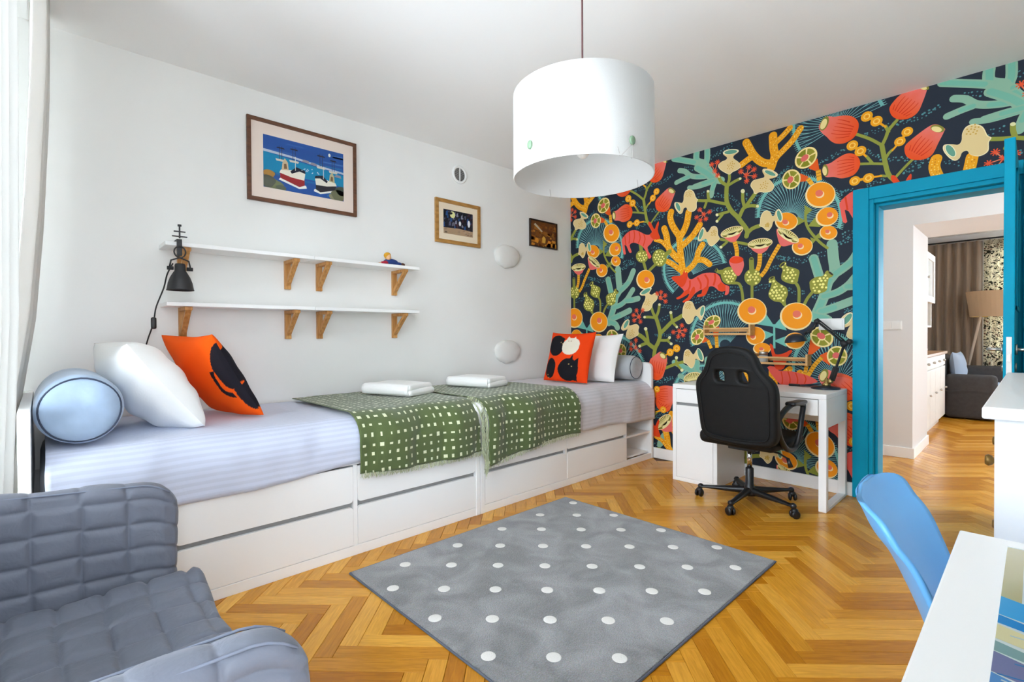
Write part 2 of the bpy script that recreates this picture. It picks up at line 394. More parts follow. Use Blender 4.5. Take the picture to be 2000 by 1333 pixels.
# ------------------------------------------------------------------ printed mural
MURAL = """[('band',35,[(2731,2516),(2865,2511),(2945,2536),(3000,2558)]),('band',31,[(2602,2490),(2696,2506)]),('band',36,[(2616,2377),(2692,2302)]),('band',39,[(2740,2290),(2841,2264)]),('band',38,[(2858,2239),(2946,2226)]),('band',29,[(2808,2183),(2907,2211)]),('band',25,[(2612,2143),(2723,2166)]),('band',67,[(1364,1428),(1467,1442),(1566,1470),(1629,1471)]),('band',42,[(1681,1472),(1733,1492)]),('band',39,[(1049,1398),(1163,1382)]),('band',37,[(1191,1366),(1257,1388)]),('band',44,[(1049,1267),(1135,1296)]),('band',34,[(1001,1130),(1163,1130)]),('band',27,[(1207,1083),(1300,1084)]),('band',34,[(1762,1832),(1811,1815),(1867,1769)]),('band',30,[(1673,1793),(1703,1809)]),('band',28,[(1941,1751),(1982,1746)]),('band',32,[(2039,1720),(2122,1706)]),('band',32,[(1995,1635),(2057,1652)]),('band',52,[(1877,1491),(1995,1516)]),('band',50,[(1688,1505),(1723,1502),(1801,1512)]),('band',48,[(1514,2621),(1593,2636),(1704,2676)]),('band',47,[(1561,2302),(1638,2266)]),('band',46,[(1674,2273),(1718,2229),(1758,2182),(1714,2146)]),('band',32,[(1530,2180),(1643,2164)]),('band',44,[(1815,2249),(1815,2205)]),('band',43,[(1858,2191),(1923,2222)]),('band',32,[(2013,2316),(2061,2347),(2117,2384)]),('band',44,[(2028,1728),(2120,1703),(2218,1672),(2265,1705)]),('band',49,[(2324,1707),(2378,1715)]),('band',47,[(2446,1766),(2532,1800)]),('band',26,[(2469,2130),(2539,2138)]),('band',27,[(2332,2369),(2405,2396),(2484,2426)]),('band',29,[(2042,2323),(2106,2387),(2151,2386)]),('band',28,[(2213,2332),(2282,2329)]),('band',40,[(2123,1469),(2165,1448),(2235,1439)]),('band',34,[(2280,1404),(2323,1397)]),('band',25,[(2404,1344),(2453,1351)]),('band',32,[(2438,1621),(2490,1624)]),('band',16,[(2494,1297),(2538,1308)]),('band',67,[(661,1819),(770,1840)]),('band',56,[(609,2150),(662,2119)]),('band',43,[(1406,2324),(1477,2330)]),('band',34,[(1289,2589),(1384,2560)]),('band',40,[(1207,2197),(1271,2174)]),('band',55,[(942,1911),(1037,1944)]),('band',57,[(743,1825),(804,1801)]),('band',43,[(2310,896),(2393,870)]),('band',37,[(2440,882),(2502,875)]),('band',36,[(2452,1118),(2485,1118)]),('band',25,[(2116,935),(2224,923)]),('band',27,[(2485,1293),(2534,1305)]),('band',37,[(1034,724),(1179,746)]),('band',44,[(1119,485),(1164,462)]),('fan',1366,1698,284,-28,0,-276,131,349,1310,1634,34),('fan',2183,2016,287,-51,0,-296,177,378,2134,1996,34),('fan',2441,2598,294,-91,1,-340,148,335,2445,2606,30),('fan',1643,1118,296,-1,0,-286,163,330,1646,1023,28),('fan',1457,651,272,21,0,-224,195,345,1457,598,24),('teal',68,[(486,1253),(543,1396),(569,1502),(611,1571),(603,1678),(595,1775)]),('teal',56,[(603,1550),(711,1634),(769,1741)]),('teal',63,[(479,1685),(513,1556)]),('teal',51,[(543,1403),(628,1428),(694,1474),(736,1527),(764,1564)]),('teal',54,[(686,1464),(760,1467),(820,1477)]),('teal',57,[(525,1295),(611,1322),(727,1367)]),('teal',58,[(477,1268),(559,1244),(589,1204)]),('teal',51,[(3305,2733),(3306,2628),(3294,2566),(3314,2515)]),('teal',55,[(3213,2703),(3214,2629),(3278,2589)]),('teal',49,[(3001,2697),(3086,2662),(3193,2617),(3294,2566)]),('teal',44,[(3314,2553),(3330,2487),(3295,2474),(3214,2488),(3151,2515),(3108,2558),(3056,2580)]),('teal',41,[(3143,2506),(3087,2496),(3025,2481)]),('teal',36,[(3357,2412),(3295,2405),(3214,2400),(3143,2411)]),('teal',58,[(3318,2519),(3357,2461)]),('teal',60,[(1406,2565),(1488,2499),(1541,2440),(1613,2408)]),('teal',44,[(1561,2414),(1538,2353),(1527,2299)]),('teal',42,[(1546,2423),(1455,2418),(1378,2409)]),('tealblob',1068,174,33,-9,-38,-79),('green',35,[(1815,1916),(1820,1964),(1772,2041),(1743,2085),(1694,2144),(1659,2221),(1656,2302),(1659,2352)]),('green',23,[(1659,2352),(1679,2398),(1679,2448)]),('green',26,[(1659,2357),(1613,2398),(1593,2443)]),('green',23,[(1664,2351),(1719,2374),(1767,2387)]),('green',24,[(1659,2204),(1592,2229),(1519,2259),(1455,2272),(1411,2283)]),('green',25,[(1511,2261),(1502,2304),(1501,2340)]),('green',21,[(1487,2255),(1471,2212)]),('green',23,[(1669,2139),(1613,2134),(1577,2130)]),('green',30,[(1753,2064),(1787,2137),(1811,2157),(1849,2203),(1886,2249)]),('green',25,[(1801,2149),(1787,2215),(1787,2279)]),('green',25,[(1801,2149),(1849,2154),(1900,2140)]),('cap',1593,2445,11,-3,0,-11),('cap',1766,2387,10,-2,0,-10),('cap',1501,2343,12,-2,0,-11),('cap',1577,2130,12,-2,0,-12),('cap',1787,2282,16,-3,0,-17),('cap',1900,2140,11,-2,0,-12),('green',21,[(1623,2124),(1577,2076)]),('cap',1577,2077,12,-2,0,-12),('green',30,[(1815,1932),(1858,1970),(1916,1985)]),('green',22,[(1820,1853),(1743,1879),(1608,1923)]),('green',21,[(1658,1891),(1610,1857)]),('cap',1610,1857,13,-2,0,-11),('green',37,[(986,929),(1000,1007),(1033,1068),(1050,1139),(1034,1217),(1007,1296)]),('green',27,[(1007,1290),(980,1333),(960,1388)]),('green',27,[(1007,1290),(1034,1348),(1044,1408)]),('green',25,[(1000,1290),(940,1298),(891,1299)]),('green',35,[(1053,1145),(1118,1204),(1170,1250),(1226,1277),(1270,1302)]),('green',24,[(1170,1250),(1163,1291),(1157,1332)]),('green',23,[(1170,1247),(1214,1202)]),('green',25,[(1046,1083),(1118,1083),(1144,1107)]),('green',21,[(1118,1083),(1160,1051)]),('green',38,[(993,1007),(932,1049),(877,1104),(821,1138)]),('green',26,[(932,1049),(919,1122),(901,1189)]),('green',29,[(918,1055),(870,1042),(838,1026)]),('green',26,[(1098,828),(1201,871),(1281,894)]),('green',22,[(1207,877),(1210,926)]),('green',22,[(1213,868),(1263,821)]),('cap',1044,1408,13,-1,0,-12),('cap',890,1299,14,0,0,-12),('cap',1157,1332,15,-1,0,-14),('cap',1215,1201,12,0,0,-12),('cap',1144,1107,14,0,0,-13),('cap',1160,1051,14,0,0,-13),('cap',901,1189,18,0,0,-16),('cap',836,1026,15,0,0,-14),('cap',1211,928,15,0,0,-14),('cap',1263,819,15,1,0,-14),('green',27,[(2771,2134),(2732,2191),(2714,2270),(2701,2354),(2694,2399)]),('green',19,[(2696,2393),(2630,2455),(2551,2511)]),('green',20,[(2696,2393),(2718,2445),(2731,2484),(2774,2535)]),('green',19,[(2731,2474),(2714,2516)]),('green',17,[(2714,2297),(2732,2330),(2753,2350)]),('green',17,[(2710,2266),(2643,2285),(2570,2301)]),('green',17,[(2643,2288),(2607,2347)]),('green',16,[(2719,2183),(2688,2193)]),('green',16,[(2771,2166),(2817,2218),(2862,2263)]),('green',18,[(2239,2044),(2239,1968),(2257,1907),(2299,1839),(2341,1786),(2378,1750)]),('greenp',[(2228,2087),(2282,2041),(2241,2006)]),('greenp',[(2183,2011),(2239,1968),(2181,1941)]),('greenp',[(2252,1925),(2299,1981),(2337,1906)]),('greenp',[(2291,1835),(2333,1872),(2337,1824)]),('greenp',[(2269,1843),(2308,1819),(2282,1789)]),('yel',59,[(1281,1647),(1253,1828),(1242,1965),(1236,2020)]),('yel',58,[(1162,2231),(1153,2179),(1177,2103),(1236,2009)]),('yel',58,[(1328,2201),(1311,2108),(1282,2045),(1247,1991)]),('yel',54,[(1428,2073),(1373,1999),(1316,1949),(1259,1909)]),('yel',59,[(1093,2094),(1117,2021),(1129,1937),(1165,1872),(1230,1799)]),('yel',37,[(1006,2004),(1068,1979),(1117,1928)]),('yel',46,[(1122,1794),(1176,1761),(1253,1698)]),('yel',51,[(1452,1899),(1417,1846),(1400,1784),(1361,1730),(1310,1693),(1281,1679)]),('yel',49,[(1400,1774),(1460,1767),(1514,1725)]),('yel',60,[(1999,2413),(2013,2453),(2026,2506),(2017,2569),(2013,2660)]),('yel',59,[(1813,2665),(1839,2609),(1867,2553),(1909,2498),(1955,2463),(2004,2450)]),('yel',50,[(1772,2494),(1820,2521),(1863,2539)]),('yel',45,[(2204,2657),(2151,2585),(2093,2533),(2037,2484),(2014,2435)]),('yel',41,[(2133,2683),(2093,2646),(2047,2610),(2014,2585)]),('pod',[(1610,1658),(1643,1680),(1678,1687),(1718,1668),(1743,1625),(1733,1581),(1708,1549),(1668,1544),(1628,1570),(1610,1618)]),('podn',[(1618,1668),(1592,1668),(1574,1687),(1558,1663),(1579,1646),(1612,1633)]),('mouth',1570,1670,6,-2,-4,-14),('pode',1863,1585,65,-6,0,-67),('stalk',37,[(1853,1727),(1856,1634)]),('mouth',1853,1731,14,-2,0,-5),('stalk',22,[(1704,1552),(1755,1543),(1778,1490),(1788,1406)]),('stalk',22,[(1858,1558),(1858,1416)]),('pod',[(1981,1556),(1996,1575),(2025,1577),(2033,1547),(2070,1514),(2110,1484),(2119,1436),(2104,1389),(2108,1341),(2088,1350),(2066,1376),(2025,1386),(1991,1413),(1981,1449),(1996,1493),(2004,1523),(1996,1542)]),('mouth',2006,1568,13,7,3,-5),('stalk',21,[(2169,1521),(2194,1469),(2194,1359)]),('pod',[(2058,1652),(2080,1678),(2106,1680),(2110,1651),(2144,1636),(2186,1616),(2198,1592),(2190,1547),(2186,1524),(2161,1508),(2114,1521),(2076,1548),(2074,1585),(2082,1617),(2076,1636)]),('mouth',2082,1661,16,13,4,-6),('stalk',18,[(2093,1374),(2110,1326)]),('stalk',21,[(2284,1440),(2252,1397),(2231,1353)]),('pod',[(2268,1522),(2307,1548),(2350,1553),(2370,1584),(2385,1585),(2416,1558),(2408,1541),(2389,1530),(2381,1495),(2374,1447),(2339,1428),(2300,1426),(2272,1454),(2266,1491)]),('mouth',2400,1566,14,-14,-4,-5),('stalk',37,[(848,1986),(858,1916)]),('pode',864,1869,66,-8,0,-59),('stalk',28,[(880,1816),(906,1733)]),('stalk',41,[(1092,1848),(1147,1880)]),('pode',1046,1834,74,-9,0,-79),('stalk',27,[(999,1774),(945,1732)]),('tealp',[(1957,1302),(2027,1188),(1895,1212)]),('tealp',[(2072,1261),(2012,1188),(2111,1161)]),('tealp',[(1936,1168),(2027,1130),(1947,1087)]),('tealp',[(2018,1082),(2111,1119),(2111,1035)]),('tealp',[(2015,1210),(2030,1209),(2032,1023),(2015,1023)]),('cone',[(2315,2406),(2328,2313),(2298,2321),(2256,2350)]),('stem',32,[(2319,2320),(2328,2243)]),('slice',2240,2430,62,48,41,-59),('cone',[(2202,2325),(2256,2288),(2239,2258),(2196,2263)]),('stem',28,[(2252,2275),(2282,2225)]),('slice',2142,2295,35,59,53,-46),('cone',[(1542,1186),(1595,1200),(1586,1109),(1546,1113)]),('stem',30,[(1571,1118),(1576,1022)]),('slice',1534,1235,68,37,27,-47),('cone',[(1461,1119),(1507,1089),(1477,1069),(1446,1059)]),('stem',27,[(1497,1084),(1527,1016)]),('slice',1408,1114,33,67,53,-24),('cone',[(2271,1098),(2258,1006),(2251,965),(2287,987),(2336,1033)]),('stem',26,[(2260,976),(2233,821)]),('slice',2343,1111,69,-37,-27,-66),('cone',[(2378,1004),(2332,978),(2345,943),(2397,905)]),('stem',28,[(2345,963),(2296,901),(2256,823)]),('slice',2439,975,62,14,11,-71),('disc',2107,1985,80,-14,0,-69,(2100,1984)),('disc',2332,2138,94,9,22,-95,(2326,2153)),('disc',2384,1857,56,-9,0,-52,(2378,1869)),('disc',2374,1973,68,16,20,-67,(2392,1986)),('disc',2216,1781,68,11,15,-65,(2203,1790)),('disc',2174,1264,111,-3,0,-105,(2180,1284)),('disc',1885,1119,74,0,0,-74,(1863,1119)),('disc',1856,1315,113,-4,0,-106,(1854,1329)),('disc',1932,1019,66,1,0,-47,(1928,1019)),('disc',899,1647,97,-8,0,-92,(912,1649)),('disc',2168,1082,71,0,0,-63,(2158,1103)),('stem',33,[(1721,1887),(1738,1825),(1740,1760)]),('pinkp',[(1678,1737),(1693,1685),(1743,1606),(1777,1632),(1796,1689),(1787,1735),(1762,1762),(1713,1771)]),('redtop',1736,1736,56,-1,2,-28),('pinkp',[(1605,1964),(1658,1911),(1694,1886),(1728,1886),(1762,1926),(1789,1981)]),('cup',1699,1970,91,16,12,-40),('stem',33,[(1918,1773),(1914,1686),(1898,1635)]),('pinkp',[(1825,1848),(1867,1794),(1904,1767),(1932,1764),(1968,1785),(2009,1847)]),('cup',1918,1845,93,1,5,-41),('stem',30,[(2061,1816),(2004,1719),(1964,1638),(1925,1587)]),('pinkp',[(2042,1941),(2047,1871),(2066,1813),(2098,1799),(2147,1807),(2196,1820),(2107,1897)]),('cup',2120,1879,73,-59,-18,-30),('pinkp',[(1025,271),(1103,250),(1171,262),(1164,393)]),('cup',1084,338,67,70,39,-31),('cup',1367,751,88,20,10,-55),('pinkp',[(2104,479),(2141,513),(2189,518),(2189,478),(2104,467)]),('bulb',[(2331,2604),(2323,2634),(2344,2670),(2377,2688),(2425,2672),(2484,2662),(2530,2638),(2557,2603),(2565,2565),(2553,2514),(2523,2483),(2477,2469),(2429,2482),(2397,2510),(2373,2545),(2348,2575)],[(2364,2631),(2553,2541)]),('bmouth',2358,2645,21,-18,-20,-44),('bulb',[(2344,2314),(2361,2347),(2397,2352),(2445,2377),(2492,2392),(2535,2380),(2565,2345),(2574,2302),(2561,2261),(2531,2232),(2469,2226),(2418,2248),(2365,2262)],[(2385,2304),(2561,2306)]),('bmouth',2365,2307,19,-3,3,-44),('bulb',[(2929,2694),(2905,2606),(2881,2552),(2841,2529),(2791,2535),(2752,2568),(2735,2621),(2752,2658),(2799,2700),(2865,2718),(2905,2723)],[(2885,2679),(2774,2566)]),('bmouth',2911,2706,26,-22,-5,-17),('bulb',[(1003,2334),(1013,2366),(1069,2410),(1130,2447),(1166,2445),(1201,2410),(1198,2389),(1172,2329),(1142,2263),(1099,2244),(1044,2257),(1013,2288)],[(1160,2402),(1050,2275)]),('bmouth',1167,2419,32,-23,-11,-17),('bulb',[(1053,978),(1020,960),(986,935),(945,897),(938,806),(999,743),(1039,739),(1085,789),(1105,843),(1121,915),(1099,956)],[(1053,943),(1019,756)]),('bmouth',1080,943,29,-26,-19,-17),('bulb',[(991,593),(1011,630),(1050,661),(1119,673),(1194,658),(1209,576),(1134,514),(1088,500),(1034,526),(999,558)],[(1179,601),(1011,588)]),('bulb',[(2423,827),(2486,826),(2535,809),(2584,769),(2584,682),(2503,675),(2465,736),(2419,792)],[(2432,813),(2544,704)]),('bulb',[(2393,442),(2441,487),(2487,509),(2546,519),(2546,358),(2501,351),(2464,375),(2427,414)],[(2417,456),(2533,391)]),('fox',[(1166,1648),(1197,1655),(1247,1653),(1274,1671),(1285,1705),(1295,1674),(1311,1682),(1317,1647),(1332,1620),(1359,1613),(1401,1634),(1457,1654),(1517,1655),(1571,1643),(1601,1611),(1615,1572),(1648,1541),(1677,1529),(1679,1501),(1670,1464),(1641,1458),(1648,1493),(1624,1488),(1591,1497),(1571,1518),(1542,1537),(1512,1537),(1497,1509),(1482,1476),(1452,1458),(1405,1458),(1408,1475),(1441,1483),(1452,1517),(1421,1509),(1385,1487),(1359,1458),(1327,1430),(1279,1415),(1273,1428),(1316,1456),(1338,1490),(1306,1482),(1268,1459),(1224,1446),(1211,1460),(1246,1475),(1284,1513),(1252,1551),(1208,1595),(1175,1624)]),('redp',[(1166,1648),(1247,1653),(1274,1671),(1285,1705),(1295,1674),(1311,1682),(1317,1647),(1300,1588),(1273,1555),(1246,1557),(1203,1601)]),('redp',[(1316,1456),(1338,1500),(1369,1547),(1385,1531),(1380,1487),(1327,1430),(1279,1415),(1273,1428)]),('redp',[(1211,1460),(1246,1475),(1295,1518),(1327,1526),(1332,1495),(1268,1459),(1224,1446)]),('redp',[(1452,1517),(1492,1543),(1507,1532),(1482,1476),(1452,1458),(1405,1458),(1408,1475),(1441,1483)]),('redp',[(1581,1541),(1610,1568),(1648,1541),(1648,1493),(1624,1488),(1591,1497)]),('reds',16,[(1338,1605),(1338,1555),(1322,1521)]),('reds',16,[(1406,1624),(1436,1567),(1434,1523)]),('reds',16,[(1472,1642),(1500,1591),(1492,1533)]),('reds',16,[(1557,1644),(1562,1601),(1547,1544)]),('fox',[(640,2054),(675,2095),(727,2126),(792,2128),(858,2094),(904,2067),(955,2062),(968,2089),(939,2139),(933,2177),(956,2173),(987,2114),(1000,2106),(1019,2148),(1037,2168),(1040,2139),(1028,2096),(1040,2050),(1053,2014),(1012,2006),(984,2007),(955,1972),(923,1948),(936,1900),(964,1857),(935,1838),(910,1904),(871,1960),(825,1990),(771,2012),(730,1994),(744,1948),(752,1923),(727,1921),(696,1987),(672,1999),(687,1916),(661,1919),(647,2002)]),('redp',[(949,2063),(974,2088),(939,2139),(933,2177),(956,2173),(987,2114),(1000,2106),(1019,2148),(1037,2168),(1040,2139),(1028,2096),(1040,2050),(1053,2014),(1012,2006),(968,2024)]),('reds',12,[(675,2093),(682,2045),(689,1996)]),('reds',12,[(724,2124),(731,2067),(723,2009)]),('reds',11,[(778,2127),(785,2071),(771,2014)]),('reds',11,[(832,2107),(845,2045),(825,1995)]),('reds',11,[(884,2076),(897,2025),(877,1965)]),('fox',[(1972,877),(2023,884),(2057,854),(2139,853),(2224,836),(2283,814),(2319,786),(2279,768),(2187,754),(2092,740),(2033,783)]),('redp',[(1990,1055),(2013,1044),(2032,980),(2091,987),(2139,1014),(2149,999),(2120,962),(2091,871),(2033,869),(2008,969)]),('reds',8,[(2072,849),(2082,792),(2077,744)]),('reds',8,[(2120,852),(2135,795),(2130,747)]),('reds',8,[(2173,844),(2187,793),(2182,756)]),('reds',8,[(2228,834),(2242,801),(2233,765)]),('vase',[(1412,2291),(1401,2267),(1398,2215),(1362,2195),(1322,2213),(1305,2243),(1282,2237),(1271,2207),(1248,2197),(1219,2227),(1195,2275),(1198,2307),(1230,2303),(1265,2291),(1280,2312),(1283,2355),(1300,2389),(1334,2395),(1373,2368),(1395,2310)]),('vmouth',1229,2264,16,3,16,-39),('vdots',1331,2361,39,-8,0,-37),('vase',[(1666,2448),(1608,2495),(1587,2536),(1613,2560),(1654,2569),(1659,2588),(1629,2621),(1639,2644),(1689,2645),(1743,2628),(1755,2607),(1719,2587),(1714,2564),(1753,2524),(1772,2484),(1743,2462),(1709,2455),(1686,2441)]),('vmouth',1691,2621,51,-7,2,-17),('vdots',1694,2509,39,-10,0,-40),('vase',[(1874,2246),(1867,2272),(1846,2315),(1867,2349),(1914,2353),(1946,2355),(1950,2373),(1936,2405),(1946,2422),(1995,2405),(2043,2365),(2044,2342),(2017,2334),(1986,2334),(2004,2309),(2022,2272),(2004,2238),(1959,2235),(1918,2247),(1891,2240)]),('vmouth',1993,2377,39,-26,-5,-12),('vdots',1950,2292,40,-9,0,-43),('vase',[(1914,1983),(1918,2003),(1923,2051),(1941,2086),(1968,2095),(1995,2076),(2008,2045),(2024,2047),(2035,2078),(2057,2088),(2078,2051),(2083,2009),(2070,1987),(2044,1997),(2017,2001),(2004,1961),(1977,1934),(1955,1950),(1941,1966)]),('vmouth',2059,2038,14,1,9,-42),('vdots',1973,1980,20,-3,0,-21),('vase',[(1600,1929),(1566,1893),(1530,1875),(1503,1897),(1487,1941),(1468,1943),(1433,1930),(1411,1946),(1422,2002),(1450,2045),(1471,2037),(1490,2000),(1509,2010),(1530,2038),(1561,2040),(1582,2014),(1587,1962)]),('vmouth',1441,1990,14,-7,-16,-44),('vdots',1551,1983,31,-5,0,-31),('vase',[(928,1354),(863,1362),(866,1408),(896,1464),(896,1498),(856,1504),(840,1525),(889,1562),(948,1575),(957,1551),(941,1518),(967,1503),(998,1518),(1026,1485),(1017,1452),(979,1420),(966,1386)]),('vmouth',904,1539,48,21,10,-16),('vdots',921,1434,39,-2,0,-34),('vase',[(823,1135),(775,1108),(726,1090),(685,1115),(693,1164),(710,1199),(693,1185),(652,1175),(631,1200),(661,1256),(702,1283),(727,1269),(722,1227),(751,1226),(799,1236),(831,1211),(823,1177)]),('vmouth',688,1236,16,-8,-24,-38),('vdots',751,1149,40,0,0,-35),('vase',[(1268,1291),(1268,1317),(1273,1367),(1295,1417),(1332,1427),(1364,1411),(1385,1362),(1400,1347),(1431,1370),(1462,1381),(1472,1359),(1467,1310),(1446,1261),(1431,1257),(1410,1287),(1384,1293),(1364,1249),(1332,1224),(1305,1235),(1289,1266)]),('vmouth',1449,1333,15,-4,-9,-41),('vdots',1324,1383,34,-2,0,-33),('vase',[(1278,891),(1281,966),(1300,1001),(1330,1001),(1354,973),(1372,962),(1395,997),(1413,1014),(1442,992),(1462,942),(1454,903),(1419,913),(1389,923),(1383,889),(1366,849),(1342,842),(1306,875)]),('vmouth',1428,961,17,6,17,-50),('vdots',1315,967,30,1,0,-29),('chain',35,[(2611,2613),(2665,2564)],[(2718,2507)]),('chain',31,[(2829,2444),(2791,2392)],[(2749,2341)]),('chain',35,[(2528,2440),(2575,2388)],[(2609,2340)]),('chain',33,[(2543,2191),(2621,2193)],[(2697,2191)]),('chain',35,[(1213,1011),(1150,974)],[(1105,947)]),('chain',32,[(1080,450)],[(1002,420)]),('star',28,[(1815,2403)],[(1772,2443),(1834,2462),(1874,2435),(1877,2381),(1818,2356)]),('star',29,[(1559,2497)],[(1533,2560),(1582,2565),(1582,2456)]),('star',27,[(1463,2156)],[(1428,2201),(1514,2167),(1400,2141),(1433,2109),(1482,2113)]),('star',29,[(832,1304)],[(804,1364),(871,1364),(771,1321),(778,1271),(846,1257)]),('star',28,[(1057,1467)],[(1021,1510),(1103,1487),(1106,1434),(1061,1520)]),('star',28,[(1239,1167)],[(1263,1213),(1182,1156),(1294,1172),(1229,1115),(1275,1129)]),('star',31,[(792,1010)],[(796,1082),(742,1047),(741,997),(835,980)])]"""
import ast
cmds = ast.literal_eval(MURAL)
PER = 1.812
NAVY = (33, 42, 56); TEAL = (104, 176, 158); TEAL2 = (140, 182, 156); GREEN = (146, 152, 60); YEL = (243, 166, 14); CREAM = (246, 220, 160)
PINK = (238, 112, 104); ORED = (226, 74, 22); ORANGE = (250, 154, 14); FAN = (126, 184, 186); BAND = (62, 116, 126); OLIVE = (134, 134, 24)
def mm(q): return (q[0]/1000.0, q[1]/1000.0)
def inside(pt, pg):
    x, y = pt; c = False
    for i in range(len(pg)):
        (x1, y1), (x2, y2) = pg[i-1], pg[i]
        if (y1 > y) != (y2 > y) and x < (x2-x1)*(y-y1)/(y2-y1)+x1: c = not c
    return c
def speckle(P, pg, c, r, step, sub, rnd):
    xs = [p[0] for p in pg]; ys = [p[1] for p in pg]; y = min(ys); row = 0
    cx, cy = sum(xs)/len(xs), sum(ys)/len(ys)
    while y < max(ys):
        x = min(xs) + (step/2 if row % 2 else 0)
        while x < max(xs):
            q = (x+rnd.uniform(-.18, .18)*step, y+rnd.uniform(-.18, .18)*step)
            if inside((cx+(q[0]-cx)*1.22, cy+(q[1]-cy)*1.22), pg): P.dot(c, q[0], q[1], r*rnd.uniform(.75, 1.25), sub)
            x += step
        y += step*0.86; row += 1
def resample(pts, step):
    out = [pts[0]]; acc = 0
    for a, b in zip(pts, pts[1:]):
        L = math.dist(a, b) or 1e-9; t = step-acc
        while t < L: out.append((a[0]+(b[0]-a[0])*t/L, a[1]+(b[1]-a[1])*t/L)); t += step
        acc = L-(t-step)
    return out
def draw(c, P, rnd):
    k = c[0]
    if k == 'band':
        wd = c[1]/1000; p = cr([mm(q) for q in c[2]], False, 6); n = 0
        for q in resample(p, 0.019):
            for j in range(max(2, int(wd/0.019))):
                o = (j+.5)/max(2, int(wd/0.019))-.5
                P.dot(mixc(BAND, (88, 148, 150), rnd.random()), q[0]+rnd.uniform(-.007, .007), q[1]+o*wd+rnd.uniform(-.006, .006), rnd.uniform(.0034, .0072), .1*j, 6)
    elif k in ('teal', 'green', 'yel', 'stalk', 'stem', 'reds'):
        wd = c[1]/1000; p = [mm(q) for q in c[2]]
        P.stroke({'teal': TEAL2, 'green': GREEN, 'yel': YEL, 'stalk': (142, 146, 58), 'stem': (243, 176, 36), 'reds': (226, 66, 24)}[k], p, wd, 0, cap=(k not in ('stem', 'reds')))
        if k == 'teal': P.stroke((118, 182, 160), p[:max(2, len(p)//2+1)], wd*0.6, 1)
        q = cr(p, False, 6) if len(p) > 2 else p
        if k == 'yel':
            for a in resample(q, 0.017):
                for o in (-.27, .0, .27): P.dot((255, 214, 104) if rnd.random() < .62 else (212, 126, 10), a[0]+o*wd+rnd.uniform(-.004, .004), a[1]+rnd.uniform(-.005, .005), rnd.uniform(.0028, .0052), 1+(o+.3), 6)
        if k == 'stem':
            rs = resample(q, 0.022)
            for a, b in zip(rs, rs[1:]):
                dx, dy = b[0]-a[0], b[1]-a[1]; L = math.hypot(dx, dy) or 1; nx, ny = -dy/L*wd*.44, dx/L*wd*.44
                P.stroke((200, 128, 20), [(a[0]+nx, a[1]+ny), (a[0]-nx, a[1]-ny)], .006, 1, cap=False)
    elif k in ('greenp', 'tealp', 'pinkp', 'redp', 'cone'):
        pg = [mm(q) for q in c[1]]
        P.poly({'greenp': GREEN, 'tealp': (112, 186, 172), 'pinkp': PINK, 'redp': (230, 70, 24), 'cone': (232, 92, 20)}[k], cr(pg, True, 3) if len(pg) > 6 else pg)
    elif k in ('cap', 'tealblob', 'mouth', 'redtop'):
        P.ell({'cap': (226, 222, 170), 'tealblob': TEAL2, 'mouth': (52, 50, 40), 'redtop': (236, 70, 20)}[k], *mm(c[1:3]), mm(c[3:5]), mm(c[5:7]))
    elif k == 'fan':
        C, U, V, a0, a1, B, n = mm(c[1:3]), mm(c[3:5]), mm(c[5:7]), c[7], c[8], mm(c[9:11]), c[11]
        E_ = lambda a, s: (C[0]+(U[0]*math.cos(a)+V[0]*math.sin(a))*s, C[1]+(U[1]*math.cos(a)+V[1]*math.sin(a))*s)
        N = 60; A = [math.radians(a0+(a1-a0)*i/N) for i in range(N+1)]
        for i in range(N): P.poly((36, 52, 65), [B, E_(A[i], .93), E_(A[i+1], .93)], 0)
        for i in range(N): P.poly((112, 184, 176), [E_(A[i], .93), E_(A[i], 1.0), E_(A[i+1], 1.0), E_(A[i+1], .93)], 1)
        m_ = int(n*2.6)
        for i in range(m_+1):
            a = math.radians(a0+(a1-a0)*i/m_); P.stroke((128, 196, 188), [E_(a, .985), E_(a, 1.06)], .006, 1.3, cap=False, w1=.002)
        for i in range(n+1):
            a = math.radians(a0+(a1-a0)*i/n); q = E_(a, .95); j = E_(a, .62); b2 = (B[0]+(j[0]-B[0])*.55, B[1]+(j[1]-B[1])*.55)
            B2 = (B[0]+(b2[0]-B[0])*.45, B[1]+(b2[1]-B[1])*.45); P.stroke(FAN, [B2, b2, j, q], .0034, 1.5+.2*(i % 6), 2, False)
            if i < n:
                q2 = E_(math.radians(a0+(a1-a0)*(i+.5)/n), .95); P.stroke(FAN, [j, q2], .0034, 2.8, cap=False)
    elif k in ('pod', 'podn'):
        pg = cr([mm(q) for q in c[1]], True, 4); P.poly((150, 150, 58), pg)
        if k == 'pod': speckle(P, pg, (247, 238, 140), .0085, .026, 1, rnd)
    elif k == 'pode':
        cx, cy = mm(c[1:3]); U, V = mm(c[3:5]), mm(c[5:7]); P.ell((150, 150, 58), cx, cy, U, V)
        speckle(P, [(cx+U[0]*math.cos(a)+V[0]*math.sin(a), cy+U[1]*math.cos(a)+V[1]*math.sin(a)) for a in [PI*i/8 for i in range(16)]], (247, 238, 140), .0085, .026, 1, rnd)
    elif k == 'slice':
        cx, cy = mm(c[1:3]); U, V = mm(c[3:5]), mm(c[5:7]); P.ell((248, 224, 150), cx, cy, U, V, 0, 26)
        for i in range(5):
            a0 = math.radians(72*i+20); pts = []
            for r_, da in ((.34, .14), (.84, .10)):
                seq = [da+(1.256-2*da)*t/5 for t in range(6)]
                if r_ > .5: seq = seq[::-1]
                pts += [(cx+(U[0]*math.cos(a0+s_)+V[0]*math.sin(a0+s_))*r_, cy+(U[1]*math.cos(a0+s_)+V[1]*math.sin(a0+s_))*r_) for s_ in seq]
            P.poly(OLIVE if i % 2 else (148, 144, 40), pts, 1)
